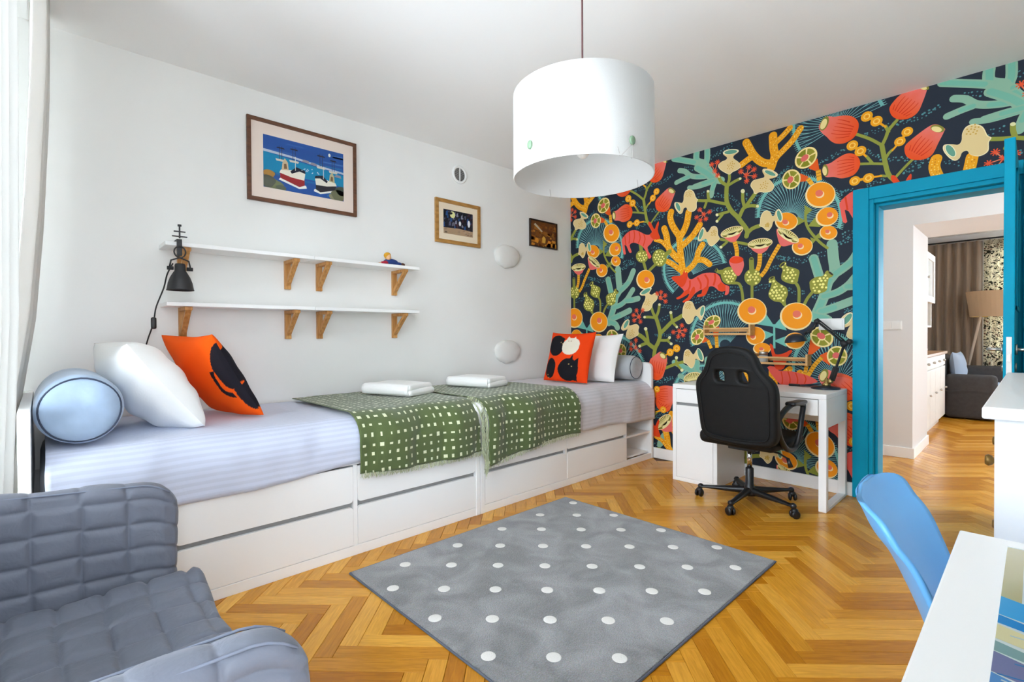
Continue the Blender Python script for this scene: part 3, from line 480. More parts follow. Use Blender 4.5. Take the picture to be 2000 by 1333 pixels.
        P.ell((226, 104, 96), cx-U[0]*.08-V[0]*.08, cy-U[1]*.08-V[1]*.08, (U[0]*.36, U[1]*.36), (V[0]*.30, V[1]*.30), 2)
    elif k == 'disc':
        cx, cy = mm(c[1:3]); U, V = mm(c[3:5]), mm(c[5:7]); px, py = mm(c[7]); s_ = .91
        P.ell(CREAM, cx, cy, U, V, 0, 28); P.ell(ORANGE, cx+(px-cx)*.12+.003, cy+.004, (U[0]*s_, U[1]*s_), (V[0]*s_, V[1]*s_), 1, 28)
        P.ell((255, 222, 170), px+.004, py-.009, (U[0]*.29, U[1]*.29), (V[0]*.29, V[1]*.29), 2); P.ell(ORANGE, px-.001, py-.001, (U[0]*.27, U[1]*.27), (V[0]*.27, V[1]*.27), 3); P.base += .25
        P.ell((236, 116, 92), px, py, (U[0]*.25, U[1]*.25), (V[0]*.25, V[1]*.25), 3); P.base -= .25
    elif k == 'cup':
        cx, cy = mm(c[1:3]); U, V = mm(c[3:5]), mm(c[5:7]); P.ell(CREAM, cx, cy, U, V, 0, 26); P.ell((128, 118, 40), cx, cy, (U[0]*.93, U[1]*.93), (V[0]*.86, V[1]*.86), 1, 26)
        b_ = (cx+V[0]*.55, cy+V[1]*.55)
        for i in range(15):
            a = PI+PI*i/14; a = PI*1.0+(PI)*(i/14)
            q = (cx+U[0]*.92*math.cos(a)+V[0]*.84*math.sin(a), cy+U[1]*.92*math.cos(a)+V[1]*.84*math.sin(a)); P.stroke((246, 232, 160), [b_, q], .006, 2, cap=False)
        P.ell((246, 232, 170), cx+V[0]*.62, cy+V[1]*.62, (U[0]*.55, U[1]*.55), (V[0]*.26, V[1]*.26), 2, 18)
    elif k == 'bulb':
        pg = cr([mm(q) for q in c[1]], True, 4); g0, g1 = mm(c[2][0]), mm(c[2][1]); dx, dy = g1[0]-g0[0], g1[1]-g0[1]; L2 = dx*dx+dy*dy
        T = lambda p: ((p[0]-g0[0])*dx+(p[1]-g0[1])*dy)/L2
        cx, cy = sum(p[0] for p in pg)/len(pg), sum(p[1] for p in pg)/len(pg)
        for a, b in zip(pg, pg[1:]+pg[:1]): P.poly([mixc((236, 120, 112), (236, 78, 14), T(q)) for q in (a, b, (cx, cy))], [a, b, (cx, cy)])
        L = math.sqrt(L2); tx, ty = -dy/L, dx/L
        for i in range(-5, 6):
            pts = []
            for t in (.30, .5, .7, .88):
                s_ = i*.024*math.sin(PI*(.25+.6*t)); q = (g0[0]+dx*t+tx*s_, g0[1]+dy*t+ty*s_)
                if inside((cx+(q[0]-cx)*1.2, cy+(q[1]-cy)*1.2), pg): pts.append(q)
            if len(pts) > 1: P.stroke((212, 52, 12), pts, .003, 1, 3, False, w1=.007)
    elif k == 'bmouth':
        cx, cy = mm(c[1:3]); U, V = mm(c[3:5]), mm(c[5:7]); P.ell((136, 132, 50), cx, cy, U, V); P.ell((240, 222, 150), cx-.004, cy-.003, (U[0]*.74, U[1]*.74), (V[0]*.74, V[1]*.74), 1)
    elif k == 'fox': P.poly((238, 96, 84), cr([mm(q) for q in c[1]], True, 2))
    elif k == 'vase': P.poly((246, 230, 184), cr([mm(q) for q in c[1]], True, 4)); pg = [mm(q) for q in c[1]]; cx, cy = sum(p[0] for p in pg)/len(pg), sum(p[1] for p in pg)/len(pg); P.poly((230, 204, 146), cr([(cx+(p[0]-cx)*.95, cy+(p[1]-cy)*.95) for p in pg], True, 4), 1)
    elif k == 'vmouth':
        cx, cy = mm(c[1:3]); U, V = mm(c[3:5]), mm(c[5:7]); P.ell((246, 238, 200), cx, cy, (U[0]*1.25, U[1]*1.25), (V[0]*1.1, V[1]*1.1)); P.ell((104, 162, 138), cx, cy, U, V, 1)
    elif k == 'vdots':
        cx, cy = mm(c[1:3]); r_ = abs(c[3])/1000*.85
        for i in range(13):
            a = i*2.4; q = r_*math.sqrt((i+.5)/13); P.dot((206, 162, 70), cx+q*math.cos(a), cy+q*math.sin(a), .0048)
    elif k == 'chain':
        r_ = c[1]/1000; b = [mm(q) for q in c[2]]; tl = mm(c[3][0])
        P.stroke(YEL, b+[tl], r_*.62, 0, 3, False, w1=r_*.3)
        for bi, q in enumerate(b): P.dot(YEL, q[0], q[1], r_*.98, .3+.2*bi, 14)
        for q in b: P.dot((255, 214, 110), q[0], q[1], r_*.55, 1, 12); P.dot(YEL, q[0], q[1], r_*.40, 2, 12); P.dot((226, 140, 20), q[0], q[1], r_*.2, 3, 8)
    elif k == 'star':
        r_ = c[1]/1000; q0 = mm(c[2][0]); R1 = (232, 84, 44)
        for t in c[3]:
            t = mm(t); P.stroke((222, 130, 96), [q0, t], .006, .1*c[3].index((round(t[0]*1000), round(t[1]*1000))), cap=False)
        for t in [q0]+[mm(t) for t in c[3]]:
            for i in range(4):
                a = PI*i/4+.3; P.stroke(R1, [(t[0]-r_*.8*math.cos(a), t[1]-r_*.8*math.sin(a)), (t[0]+r_*.8*math.cos(a), t[1]+r_*.8*math.sin(a))], .006, 1+.2*i, cap=False)
def make_mural():
    big = Print(); big.poly(NAVY, [(0, 0), (XR, 0), (XR, H), (0, H)]); boxes = []
    for ci, c in enumerate(cmds):
        P = Print(); draw(c, P, random.Random(ci))
        if not P.sh: continue
        xs = [p[0] for s_ in P.sh for p in s_[1]]; ys = [p[1] for s_ in P.sh for p in s_[1]]
        b0 = (min(xs), max(xs), min(ys), max(ys)); new = []
        for i in range(-2, 3):
            for j in range(-2, 1):
                ox, oy = i*PER, j*PER; b = (b0[0]+ox, b0[1]+ox, b0[2]+oy, b0[3]+oy)
                if b[1] < 0 or b[0] > XR or b[3] < 0 or b[2] > H: continue
                if b[0] > DX0 and b[1] < DX1 and b[3] < DZ: continue
                lv = 1+max([q[4] for q in boxes if q[0] < b[1] and q[1] > b[0] and q[2] < b[3] and q[3] > b[2]] + [0])
                new.append(b+(lv,))
                for col_, pts, base, sub in P.sh: big.sh.append((col_, [(p[0]+ox, p[1]+oy) for p in pts], lv+base, sub))
        boxes += new
    def clip(bm):
        for co, no in (((0.0005, 0, 0), (-1, 0, 0)), ((XR-.0005, 0, 0), (1, 0, 0)), ((0, .09, 0), (0, -1, 0)), ((0, H-.0005, 0), (0, 1, 0))):
            bmesh.ops.bisect_plane(bm, geom=bm.verts[:]+bm.edges[:]+bm.faces[:], plane_co=co, plane_no=no, clear_outer=True)
        for co, no in (((DX0-.02, 0, 0), (1, 0, 0)), ((DX1+.02, 0, 0), (1, 0, 0)), ((0, DZ+.02, 0), (0, 1, 0))):
            bmesh.ops.bisect_plane(bm, geom=bm.verts[:]+bm.edges[:]+bm.faces[:], plane_co=co, plane_no=no)
        dead = [f for f in bm.faces if DX0-.02 < f.calc_center_median().x < DX1+.02 and f.calc_center_median().y < DZ+.02]
        bmesh.ops.delete(bm, geom=dead, context='FACES')
    return big.build('mural_print', print_mat('mural_ink', 0.62, 0.25), wall_back, lambda x, y, d: (x, -0.0006-d, y), 0.000025, clip)
mural = make_mural()

# ------------------------------------------------------------------ teal door: frame and open leaf
door = thing('door_1', (DX0, 0, 0), kind='structure')
A0, A1, AZ = DX0-0.088, DX1+0.088, DZ+0.078
def arch(b): b.box(A0, DX0+.003, -0.028, 0, 0, AZ).box(DX1-.003, A1, -0.028, 0, 0, AZ).box(DX0+.003, DX1-.003, -0.028, 0, DZ-.003, AZ)
part('architrave', teal_paint, door, arch, bevel=0.004)
def jamb(b): b.box(DX0-.0, DX0+.028, -0.012, 0.20, 0, DZ).box(DX1-.028, DX1, -0.012, 0.20, 0, DZ).box(DX0+.028, DX1-.028, -0.012, 0.20, DZ-.03, DZ)
part('jamb', teal_paint, door, jamb, bevel=0.003)
part('stop_bead', teal_paint, door, lambda b: b.box(DX0+.028, DX0+.046, 0.04, 0.20, 0, DZ-.03).box(DX0+.046, DX1-.028, 0.04, 0.20, DZ-.048, DZ-.03), bevel=0.002)
leaf = part('leaf', teal_paint, door, lambda b: b.box(3.300, 3.340, -0.690, 0.0, 0.012, 2.078), bevel=0.003)
part('latch_plate', plastic_white, leaf, lambda b: b.box(3.311, 3.331, -0.6935, -0.6895, 0.90, 1.115), bevel=0.0015)
part('latch_bolt', steel, leaf, lambda b: b.box(3.315, 3.327, -0.699, -0.692, 0.995, 1.03))
for sx, x in ((1, 3.340), (-1, 3.300)):
    def hnd(b):
        b.cyl(0.026, 0, sx*0.009, (x, -0.625, 1.052), 20, 'x'); b.tube([(x, -0.625, 1.052), (x+sx*0.05, -0.625, 1.052), (x+sx*0.055, -0.61, 1.052), (x+sx*0.055, -0.50, 1.052)], 0.009, 10)
        b.cyl(0.022, 0, sx*0.006, (x, -0.625, 0.965), 18, 'x')
    part('handle', steel, leaf, hnd, smooth=True)
part('panel_moulding', teal_paint, leaf, lambda b: b.box(3.339, 3.348, -0.60, -0.10, 1.25, 1.27).box(3.339, 3.348, -0.60, -0.10, 1.93, 1.95).box(3.339, 3.348, -0.60, -0.58, 1.25, 1.95).box(3.339, 3.348, -0.12, -0.10, 1.25, 1.95), bevel=0.003)
# ------------------------------------------------------------------ storage beds
XB = 0.99
def make_bed(y_foot, sgn, ln, label):
    Y = lambda t: y_foot + sgn*t
    root = thing('storage_bed', (XB/2, Y(ln/2), 0), label, 'bed', 'storage beds along the bed wall')
    def bx(b, x0, x1, t0, t1, z0, z1):
        a, c = sorted((Y(t0), Y(t1))); b.box(x0, x1, a, c, z0, z1)
    def panel(name, t0, t1, h):
        outline(name, [roundrect(0.004, XB, 0, h, (0.004, 0.004, 0.055, 0.03))], abs(t1-t0)/2-0.003, 0.003, white_furn, root, lambda a, b, d: (a, Y((t0+t1)/2)+d, b))
    panel('footboard', 0.0, 0.034, 0.702); panel('headboard', ln-0.034, ln, 0.875)
    part('carcass', white_furn, root, lambda b: [bx(b, 0.02, XB-0.035, 0.034, ln-0.034, 0.05, 0.066), bx(b, 0.02, XB-0.03, 0.034, ln-0.034, 0.468, 0.486),
        bx(b, 0.02, 0.036, 0.034, ln-0.034, 0.066, 0.468), bx(b, 0.04, XB-0.004, 0.826, 0.848, 0.05, 0.468), bx(b, 0.04, XB-0.004, 1.622, 1.640, 0.05, 0.468)])
    part('plinth', white_furn, root, lambda b: bx(b, XB-0.02, XB, 0.034, ln-0.034, 0, 0.05), bevel=0.002)
    part('gap_shade_strip', gap_shade, root, lambda b: bx(b, XB-0.034, XB-0.024, 0.036, 1.62, 0.235, 0.29))  # added grey strip, shade of the drawer gap put into its colour
    part('top_rail', white_furn, root, lambda b: bx(b, XB-0.03, XB-0.012, 0.034, 1.63, 0.468, 0.486))
    for i, (t0, t1) in enumerate(((0.038, 0.823), (0.851, 1.620))):
        for z0, z1, r in ((0.054, 0.250, (0.002, 0.002, 0.018, 0.018)), (0.276, 0.460, (0.018, 0.018, 0.004, 0.004))):
            a, c = sorted((Y(t0), Y(t1)))
            dr = outline('drawer', [roundrect(a, c, z0, z1, r)], 0.008, 0.0015, white_furn, root, lambda p, q, d: (XB-0.0105+d, p, q))
            part('drawer_box', gap_shade, dr, lambda b: b.box(0.25, XB-0.022, a+0.02, c-0.02, z0+0.02, z1-0.02))
    part('niche_shelf', white_furn, root, lambda b: bx(b, 0.04, XB-0.012, 1.640, ln-0.034, 0.236, 0.252), bevel=0.002)
    part('niche_back', white_furn, root, lambda b: bx(b, 0.55, 0.56, 1.640, ln-0.034, 0.05, 0.468))
    return root
make_bed(-2.087, 1, 2.065, 'white storage bed with open shelf niche beside the mural wall')
make_bed(-2.091, -1, 2.075, 'white storage bed with drawers in front of the curtain, behind the armchair')

# mattress, sheet and throw share one side profile across the bed
ZT = 0.705
def prof(s, lift=0.0, flat=0.868, r=0.135):
    L1 = flat-0.015; L2 = r*PI/2
    if s < L1: return 0.015+s, ZT+lift
    if s < L1+L2:
        a = (s-L1)/r; return flat+(r+lift)*math.sin(a), ZT-r+(r+lift)*math.cos(a)
    return flat+r+lift, ZT-r-(s-L1-L2)
S_HANG = lambda z: (0.868-0.015) + 0.135*PI/2 + (ZT-0.135-z)
def wob(y, s, ph=0.0): return 0.5*math.sin(9.3*y+3.1*s+ph)+0.3*math.sin(23*y-7*s+1.3+ph)+0.2*math.sin(41*y+13*s+2.1*ph)
def cloth_mat(name, c, stripe=0.0):
    m, n, l, b = nodes_of(name); b.inputs['Roughness'].default_value = 0.7; b.inputs['Sheen Weight'].default_value = 0.2
    uv = n.new('ShaderNodeUVMap'); uv.uv_map = 'cloth'
    wv = n.new('ShaderNodeTexWave'); wv.bands_direction = 'Y'; wv.inputs['Scale'].default_value = 11.0; wv.inputs['Distortion'].default_value = 0.4
    l.new(uv.outputs[0], wv.inputs['Vector']); r = n.new('ShaderNodeValToRGB'); lc = lin(c)
    r.color_ramp.elements[0].position = 0.35; r.color_ramp.elements[1].position = 0.65
    r.color_ramp.elements[0].color = tuple(q*(1-stripe) for q in lc)+(1,); r.color_ramp.elements[1].color = lc+(1,)
    l.new(wv.outputs['Fac'], r.inputs[0]); l.new(r.outputs[0], b.inputs['Base Color'])
    t = noise(n, l, 14, 4); bp_ = n.new('ShaderNodeBump'); bp_.inputs['Strength'].default_value = 0.35; bp_.inputs['Distance'].default_value = 0.012
    l.new(t.outputs['Fac'], bp_.inputs['Height']); l.new(bp_.outputs[0], b.inputs['Normal']); return m
def cloth_grid(name, m, parent, y0, y1, lift, hem, ny, nsd, amp, ph=0.0, solid=0.003, s0=0.0, fold=0.012, **k):
    b = MB(); uv = []
    for i in range(ny+1):
        y = y0+(y1-y0)*i/ny; S = S_HANG(hem(y))
        for j in range(nsd+1):
            s = s0+(S-s0)*j/nsd; x, z = prof(s, lift); q = max(0.0, min(1.0, (s-0.72)/0.25))
            w_ = wob(y, s, ph)*amp*(0.35+q); yy = y+wob(s, y, ph+2)*amp*0.5*q
            xx = max(0.012, x+w_*q+fold*q*math.sin(13*y+ph+1.5*math.sin(3*y))*(0.2+0.8*q))
            if z < ZT-0.12: xx = max(xx, 1.0+lift*.8)
            b.v.append((xx, yy, z+w_*(1-q)*0.8)); uv.append((y, s))
    mv = nsd+1; b.f = [(i*mv+j, (i+1)*mv+j, (i+1)*mv+j+1, i*mv+j+1) for i in range(ny) for j in range(nsd)]
    o = b.build(name, m, parent, smooth=False, solid=solid, **k); me = o.data
    ul = me.uv_layers.new(name='cloth')
    for lp in me.loops: ul.data[lp.index].uv = uv[lp.vertex_index]
    for p in me.polygons: p.use_smooth = True
    return o
sheet_blue_daylit = cloth_mat('striped_satin_blue_daylit', (206, 213, 234), 0.10); sheet_grey = cloth_mat('striped_satin_grey', (214, 212, 219), 0.09)  # bluish window daylight is mixed into the first sheet's own pale blue
mattress_m = mat('mattress_cover', (150, 154, 160), 0.8)
for nm, ya, yb, lab in (('near', -4.122, -2.130, 'grey mattress under the pale blue sheet by the curtain'), ('far', -2.048, -0.062, 'grey mattress under the grey lilac sheet beside the mural wall')):
    MB().rbox((0.475, (ya+yb)/2, (0.488+ZT-0.03)/2), (0.92, yb-ya-0.02, ZT-0.03-0.488), 0.08, (4, 8, 2)).build('mattress', mattress_m, smooth=True, label=lab, cat='mattress', group='mattresses')
hemA = lambda y: 0.445+0.03*max(0, min(1, (y+3.7)/0.8))+0.008*math.sin(6*y)
hemB = lambda y: 0.40-0.035*max(0, min(1, (y+1.1)/1.0))+0.006*math.sin(7*y)
cloth_grid('bed_sheet', sheet_blue_daylit, None, -4.095, -2.13, 0.0, hemA, 110, 60, 0.007, label='pale blue, daylight-tinted striped satin sheet on the bed by the curtain', cat='bed sheet')
cloth_grid('bed_sheet', sheet_grey, None, -2.048, -0.028, 0.0, hemB, 110, 60, 0.006, 1.7, label='greyish lilac striped satin sheet on the bed beside the mural', cat='bed sheet')
def throw_mat(name, c, dash):
    m, n, l, b = nodes_of(name); b.inputs['Roughness'].default_value = 0.9; b.inputs['Sheen Weight'].default_value = 0.3
    uv = n.new('ShaderNodeUVMap'); uv.uv_map = 'cloth'
    s_ = n.new('ShaderNodeVectorMath'); s_.operation = 'SCALE'; s_.inputs['Scale'].default_value = 1/0.0455; l.new(uv.outputs[0], s_.inputs[0])
    fl = n.new('ShaderNodeVectorMath'); fl.operation = 'FLOOR'; l.new(s_.outputs[0], fl.inputs[0])
    wn = n.new('ShaderNodeTexWhiteNoise'); wn.noise_dimensions = '2D'; l.new(fl.outputs[0], wn.inputs['Vector'])
    sb = n.new('ShaderNodeVectorMath'); sb.operation = 'SUBTRACT'; l.new(s_.outputs[0], sb.inputs[0]); l.new(fl.outputs[0], sb.inputs[1])
    sx = n.new('ShaderNodeSeparateXYZ'); l.new(sb.outputs[0], sx.inputs[0]); cx = n.new('ShaderNodeSeparateColor'); l.new(wn.outputs['Color'], cx.inputs[0])
    def M(op, a, b_=None):
        q = n.new('ShaderNodeMath'); q.operation = op
        for i, v in enumerate((a, b_)):
            if v is None: continue
            if isinstance(v, (int, float)): q.inputs[i].default_value = v
            else: l.new(v, q.inputs[i])
        return q.outputs[0]
    hit = M('MULTIPLY', M('LESS_THAN', M('ABSOLUTE', M('SUBTRACT', sx.outputs[0], M('ADD', .4, M('MULTIPLY', cx.outputs[2], .2)))), M('ADD', 0.08, M('MULTIPLY', cx.outputs[0], 0.15))),
            M('LESS_THAN', M('ABSOLUTE', M('SUBTRACT', sx.outputs[1], 0.5)), M('ADD', 0.08, M('MULTIPLY', cx.outputs[1], 0.17))))
    t = noise(n, l, 9, 4, 'Object'); r = n.new('ShaderNodeValToRGB'); lc = lin(c); r.color_ramp.elements[0].color = tuple(q*.82 for q in lc)+(1,); r.color_ramp.elements[1].color = tuple(q*1.15 for q in lc)+(1,)
    l.new(t.outputs['Fac'], r.inputs[0]); mx = n.new('ShaderNodeMix'); mx.data_type = 'RGBA'; l.new(hit, mx.inputs[0]); l.new(r.outputs[0], mx.inputs[6]); mx.inputs[7].default_value = lin(dash)+(1,)
    l.new(mx.outputs[2], b.inputs['Base Color'])
    w_ = n.new('ShaderNodeTexWave'); w_.inputs['Scale'].default_value = 90; l.new(uv.outputs[0], w_.inputs['Vector']); bp_ = n.new('ShaderNodeBump'); bp_.inputs['Strength'].default_value = .25; bp_.inputs['Distance'].default_value = .002
    l.new(w_.outputs['Fac'], bp_.inputs['Height']); l.new(bp_.outputs[0], b.inputs['Normal']); return m
green_throw = throw_mat('green_dash_weave', (80, 95, 50), (214, 218, 184)); fringe_m = mat('fringe_cotton', (176, 182, 150), 0.95)
def strands(b, p, d, L, rnd, n=2):
    for k in range(n):
        q = Vector(p)+Vector((rnd.uniform(-.004, .004), rnd.uniform(-.004, .004), 0)); e = q+Vector(d)*L*rnd.uniform(.7, 1.15)+Vector((rnd.uniform(-.006, .006), rnd.uniform(-.008, .008), 0)); md = (q+e)/2+Vector((rnd.uniform(-.004, .006), rnd.uniform(-.005, .005), 0))
        b.tube([q, md, e], [.0016, .0018, .0013], 4, False)
def make_throw(y0, y1, hem, ph, label, side):
    root = thing('throw_blanket', (0.55, (y0+y1)/2, ZT), label, 'blanket', 'green throws')
    body = cloth_grid('blanket_cloth', green_throw, root, y0, y1, 0.027, hem, 90, 80, 0.011, ph, 0.004, s0=0.05, fold=0.026)
    rnd = random.Random(int(ph*10)); b = MB()
    for i in range(110):
        y = y0+(y1-y0)*(i+.5)/110; x, z = prof(S_HANG(hem(y)), 0.029); strands(b, (x+.004, y, hem(y)+.004), (0.05, 0, -1), .026, rnd, 2)
    ys = y1 if side > 0 else y0
    for i in range(64):                                  # knotted fringe falling over the gap between the beds
        s = S_HANG(hem(ys))*(.62+.38*i/63); x, z = prof(s, .031); strands(b, (x+.004, ys, z), (0.04, side*.35, -1), .07, rnd, 2)
    b.build('fringe', fringe_m, root, kind='stuff')
    return root
make_throw(-2.915, -2.112, lambda y: 0.425-0.012*math.sin((y+2.9)*4)-0.02*(y+2.9), 0.4, 'green throw with white dashes on the bed by the curtain, under the nearer towel', 1)
make_throw(-2.062, -1.155, lambda y: 0.395-0.075*max(0, (-1.25-y)/0.75)**1.5, 2.6, 'green throw with white dashes on the bed beside the mural, under the farther towel', -1)
# folded towels
towel_m = mat('white_terry', (240, 240, 238), 0.95, bump=0.5, bscale=260, sheen=0.4)
def towel(loc, rz, label):
    r = thing('folded_towel', loc, label, 'towel', 'folded towels', rz=rz)
    def fold(z0, hh, sx, sy, ph):
        def dsp(o, nn): return 0.004*math.sin(9*o.x+ph)+0.003*math.sin(14*o.y+2*ph)
        return MB().rbox((0.004*math.sin(ph), 0.005*math.cos(ph), z0+hh/2), (sx, sy, hh), hh*.49, (10, 8, 1), dsp)
    fold(0.0, 0.038, 0.40, 0.295, 0.3).build('lower_fold', towel_m, r, smooth=True, local=True)
    fold(0.033, 0.042, 0.39, 0.285, 2.1).build('upper_fold', towel_m, r, smooth=True, local=True)
    b = MB().grid(lambda u, v: (-.185+.37*u, -.142-.012*math.sin(PI*v), .008+.060*v), 16, 6); b.build('folded_edge', towel_m, r, smooth=True, solid=.004, local=True)
towel((0.375, -2.315, ZT+0.034), math.radians(24), 'white folded towel lying nearer to the curtain')
towel((0.36, -1.60, ZT+0.034), math.radians(20), 'white folded towel lying nearer to the cat cushion and mural')

# ------------------------------------------------------------------ cushions
def cushion(name, w_, h_, t_, base, right, upv, m, label, cat, colfn=None, n=26, pinch=.085, ph=0.0, group=None):
    R_ = Vector(right).normalized(); U_ = Vector(upv).normalized(); N_ = R_.cross(U_).normalized(); U_ = N_.cross(R_)
    b = MB(); B = Vector(base); cols = []
    for sgn in (1, -1):
        k0 = len(b.v)
        for i in range(n+1):
            for j in range(n+1):
                u, v = -1+2*i/n, -1+2*j/n
                x = u*w_/2*(1-pinch*(1-v*v)); y = v*h_/2*(1-pinch*(1-u*u)); th = t_/2*((max(0, 1-u**2))*(max(0, 1-v**2)))**.42
                e = max(abs(u), abs(v)); th *= 1+.05*math.sin(7*u+3*v+ph)*e+.04*math.sin(11*v-5*u+ph*2)
                slump = -.02*(1-v)*.5*(1-u*u)
                b.v.append(tuple(B+R_*x+U_*(y+h_/2+slump)+N_*(sgn*th))); cols.append(colfn(u, v, sgn) if colfn else None)
        fs = [(k0+i*(n+1)+j, k0+(i+1)*(n+1)+j, k0+(i+1)*(n+1)+j+1, k0+i*(n+1)+j+1) for i in range(n) for j in range(n)]
        b.f += fs if sgn > 0 else [q[::-1] for q in fs]
    o = b.build(name, m, label=label, cat=cat, group=group); me = o.data
    if colfn:
        ca = me.color_attributes.new('ink', 'FLOAT_COLOR', 'POINT')
        for i, q in enumerate(cols): ca.data[i].color = lin(q)+(1,)
    for p in me.polygons: p.use_smooth = True
    return o
OR_ = (238, 66, 10); BLK = (24, 24, 30); CRM = (236, 228, 208)
def E2(u, v, cx, cy, rx, ry, rot=0):
    c_, s_ = math.cos(rot), math.sin(rot); a, b = (u-cx)*c_+(v-cy)*s_, -(u-cx)*s_+(v-cy)*c_
    return (a/rx)**2+(b/ry)**2 < 1
def tri(u, v, p): return inside((u, v), p)
def cats(u, v, sgn=1):
    for cx, cy in ((-.30, .56), (-.20, .50), (.42, -.42), (.30, -.34), (-.74, -.80), (-.68, -.90)):
        if E2(u, v, cx, cy, .026, .018): return (220, 190, 120)
    if E2(u, v, .06, .62, .03, .02) or E2(u, v, .17, .62, .03, .02): return (150, 110, 80)
    if E2(u, v, .20, .40, .40, .36) or tri(u, v, [(-.05, .66), (-.02, .84), (.16, .72)]) or tri(u, v, [(.2, .7), (.3, .82), (.38, .68)]): return CRM
    if E2(u, v, -.52, .42, .42, .46, .5) or tri(u, v, [(-.3, .8), (-.12, .72), (-.22, .56)]): return BLK
    if E2(u, v, -.64, -.52, .28, .40): return BLK
    if E2(u, v, .24, -.54, .46, .44) or tri(u, v, [(.28, -.16), (.40, .06), (.46, -.2)]) or tri(u, v, [(.5, -.22), (.68, -.06), (.68, -.4)]) or tri(u, v, [(.3, -.9), (.62, -.98), (.68, -.5)]): return BLK
    return OR_
def onecat(u, v, sgn=1):
    if sgn < 0: return (30, 28, 36) if (E2(u, v, .55, .25, .62, .58) or E2(u, v, .8, -.5, .3, .4)) else (246, 92, 8)
    if E2(u, v, 1.0, .30, .24, .52, -.1) or E2(u, v, 1.02, -.5, .12, .36, .1): return (30, 28, 36)
    a = math.hypot((u-.84)/.26, (v-.02)/.44)
    if .66 < a < 1.0 and u < .84 and v < .30: return (30, 28, 36)
    if E2(u, v, .96, -.60, .02, .03): return (220, 200, 60)
    return (246, 92, 8)
cotton_print = print_mat('cotton_print', 0.85, 0.2, 0.12); white_cotton = mat('white_cotton', (242, 242, 240), 0.85, bump=0.15, bscale=120, sheen=.2)
cushion('cat_cushion', .50, .46, .15, (.525, -.725, ZT+.016), (1, .015, 0), (0, .13, .42), cotton_print, 'orange cushion printed with three black cats and a white cat', 'cushion', cats, 120)
cushion('white_pillow', .50, .45, .16, (.625, -.475, ZT+.016), (1, .02, 0), (0, .15, .42), white_cotton, 'white pillow between cat cushion and grey bolster on far bed', 'pillow', None, 30, ph=1.1)
cushion('cat_cushion', .53, .50, .16, (.345, -3.315, ZT+.016), (.97, .24, 0), (0, -.26, .42), cotton_print, 'bright orange cushion with one black cat tail, below the lower shelf', 'cushion', onecat, 120, ph=.6)
cushion('white_pillow', .56, .49, .27, (.45, -3.585, ZT+.012), (.97, .13, 0), (.02, -.30, .40), white_cotton, 'white pillow leaning between blue bolster and orange cushion', 'pillow', None, 34, ph=2.0)
piping_m = mat('navy_piping', (46, 56, 76), .7)
def bolster(c, r, L, m, label, an=0.0):
    root = thing('bolster', (c[0]-L/2, c[1], c[2]-r), label, 'cushion', 'bolsters')
    def P(h, rr, a):
        x, y = h, rr*math.cos(a); z = rr*math.sin(a)
        return (c[0]+x*math.cos(an)-y*math.sin(an), c[1]+x*math.sin(an)+y*math.cos(an), c[2]+z*(.985 if z < 0 else 1))
    pr_ = [(.014, 0.0), (.016, .3*r), (.014, .62*r), (.004, .85*r), (-.004, .90*r), (-.02, .975*r), (-.06, r), (-.5*L, r*1.01), (-L+.06, r), (-L+.02, .975*r), (-L, .90*r), (-L-.012, .5*r), (-L-.014, 0)]
    b = MB(); n = 40
    b.grid(lambda u, v: P(pr_[int(round(u*(len(pr_)-1)))][0]+(.003*math.sin(6*PI*v) if pr_[int(round(u*(len(pr_)-1)))][1] > .1*r else 0), pr_[int(round(u*(len(pr_)-1)))][1]*(1+.008*math.sin(8*PI*v)), 2*PI*v), len(pr_)-1, n, cv=True)
    b.build('bolster_body', m, root, smooth=True)
    for hh in (0.001, -L-.001):
        t = MB().tube([P(hh, .895*r*(1+.006*math.sin(10*PI*i/40)), 2*PI*i/40) for i in range(41)], .0032, 6, False); t.build('piping', piping_m, root, smooth=True)
bolster((.86, -3.992, ZT+.150), .138, .62, mat('blue_velvet', (156, 176, 200), .8, var=.13, vscale=9, bump=.5, bscale=22, sheen=.3, spec=.25), 'shiny pale blue bolster with navy piping beside the curtain')
bolster((.905, -.170, ZT+.128), .112, .46, mat('grey_velvet', (176, 180, 184), .75, var=.12, vscale=9, bump=.4, bscale=22, sheen=.3, spec=.25), 'grey bolster with dark piping against the far headboard')

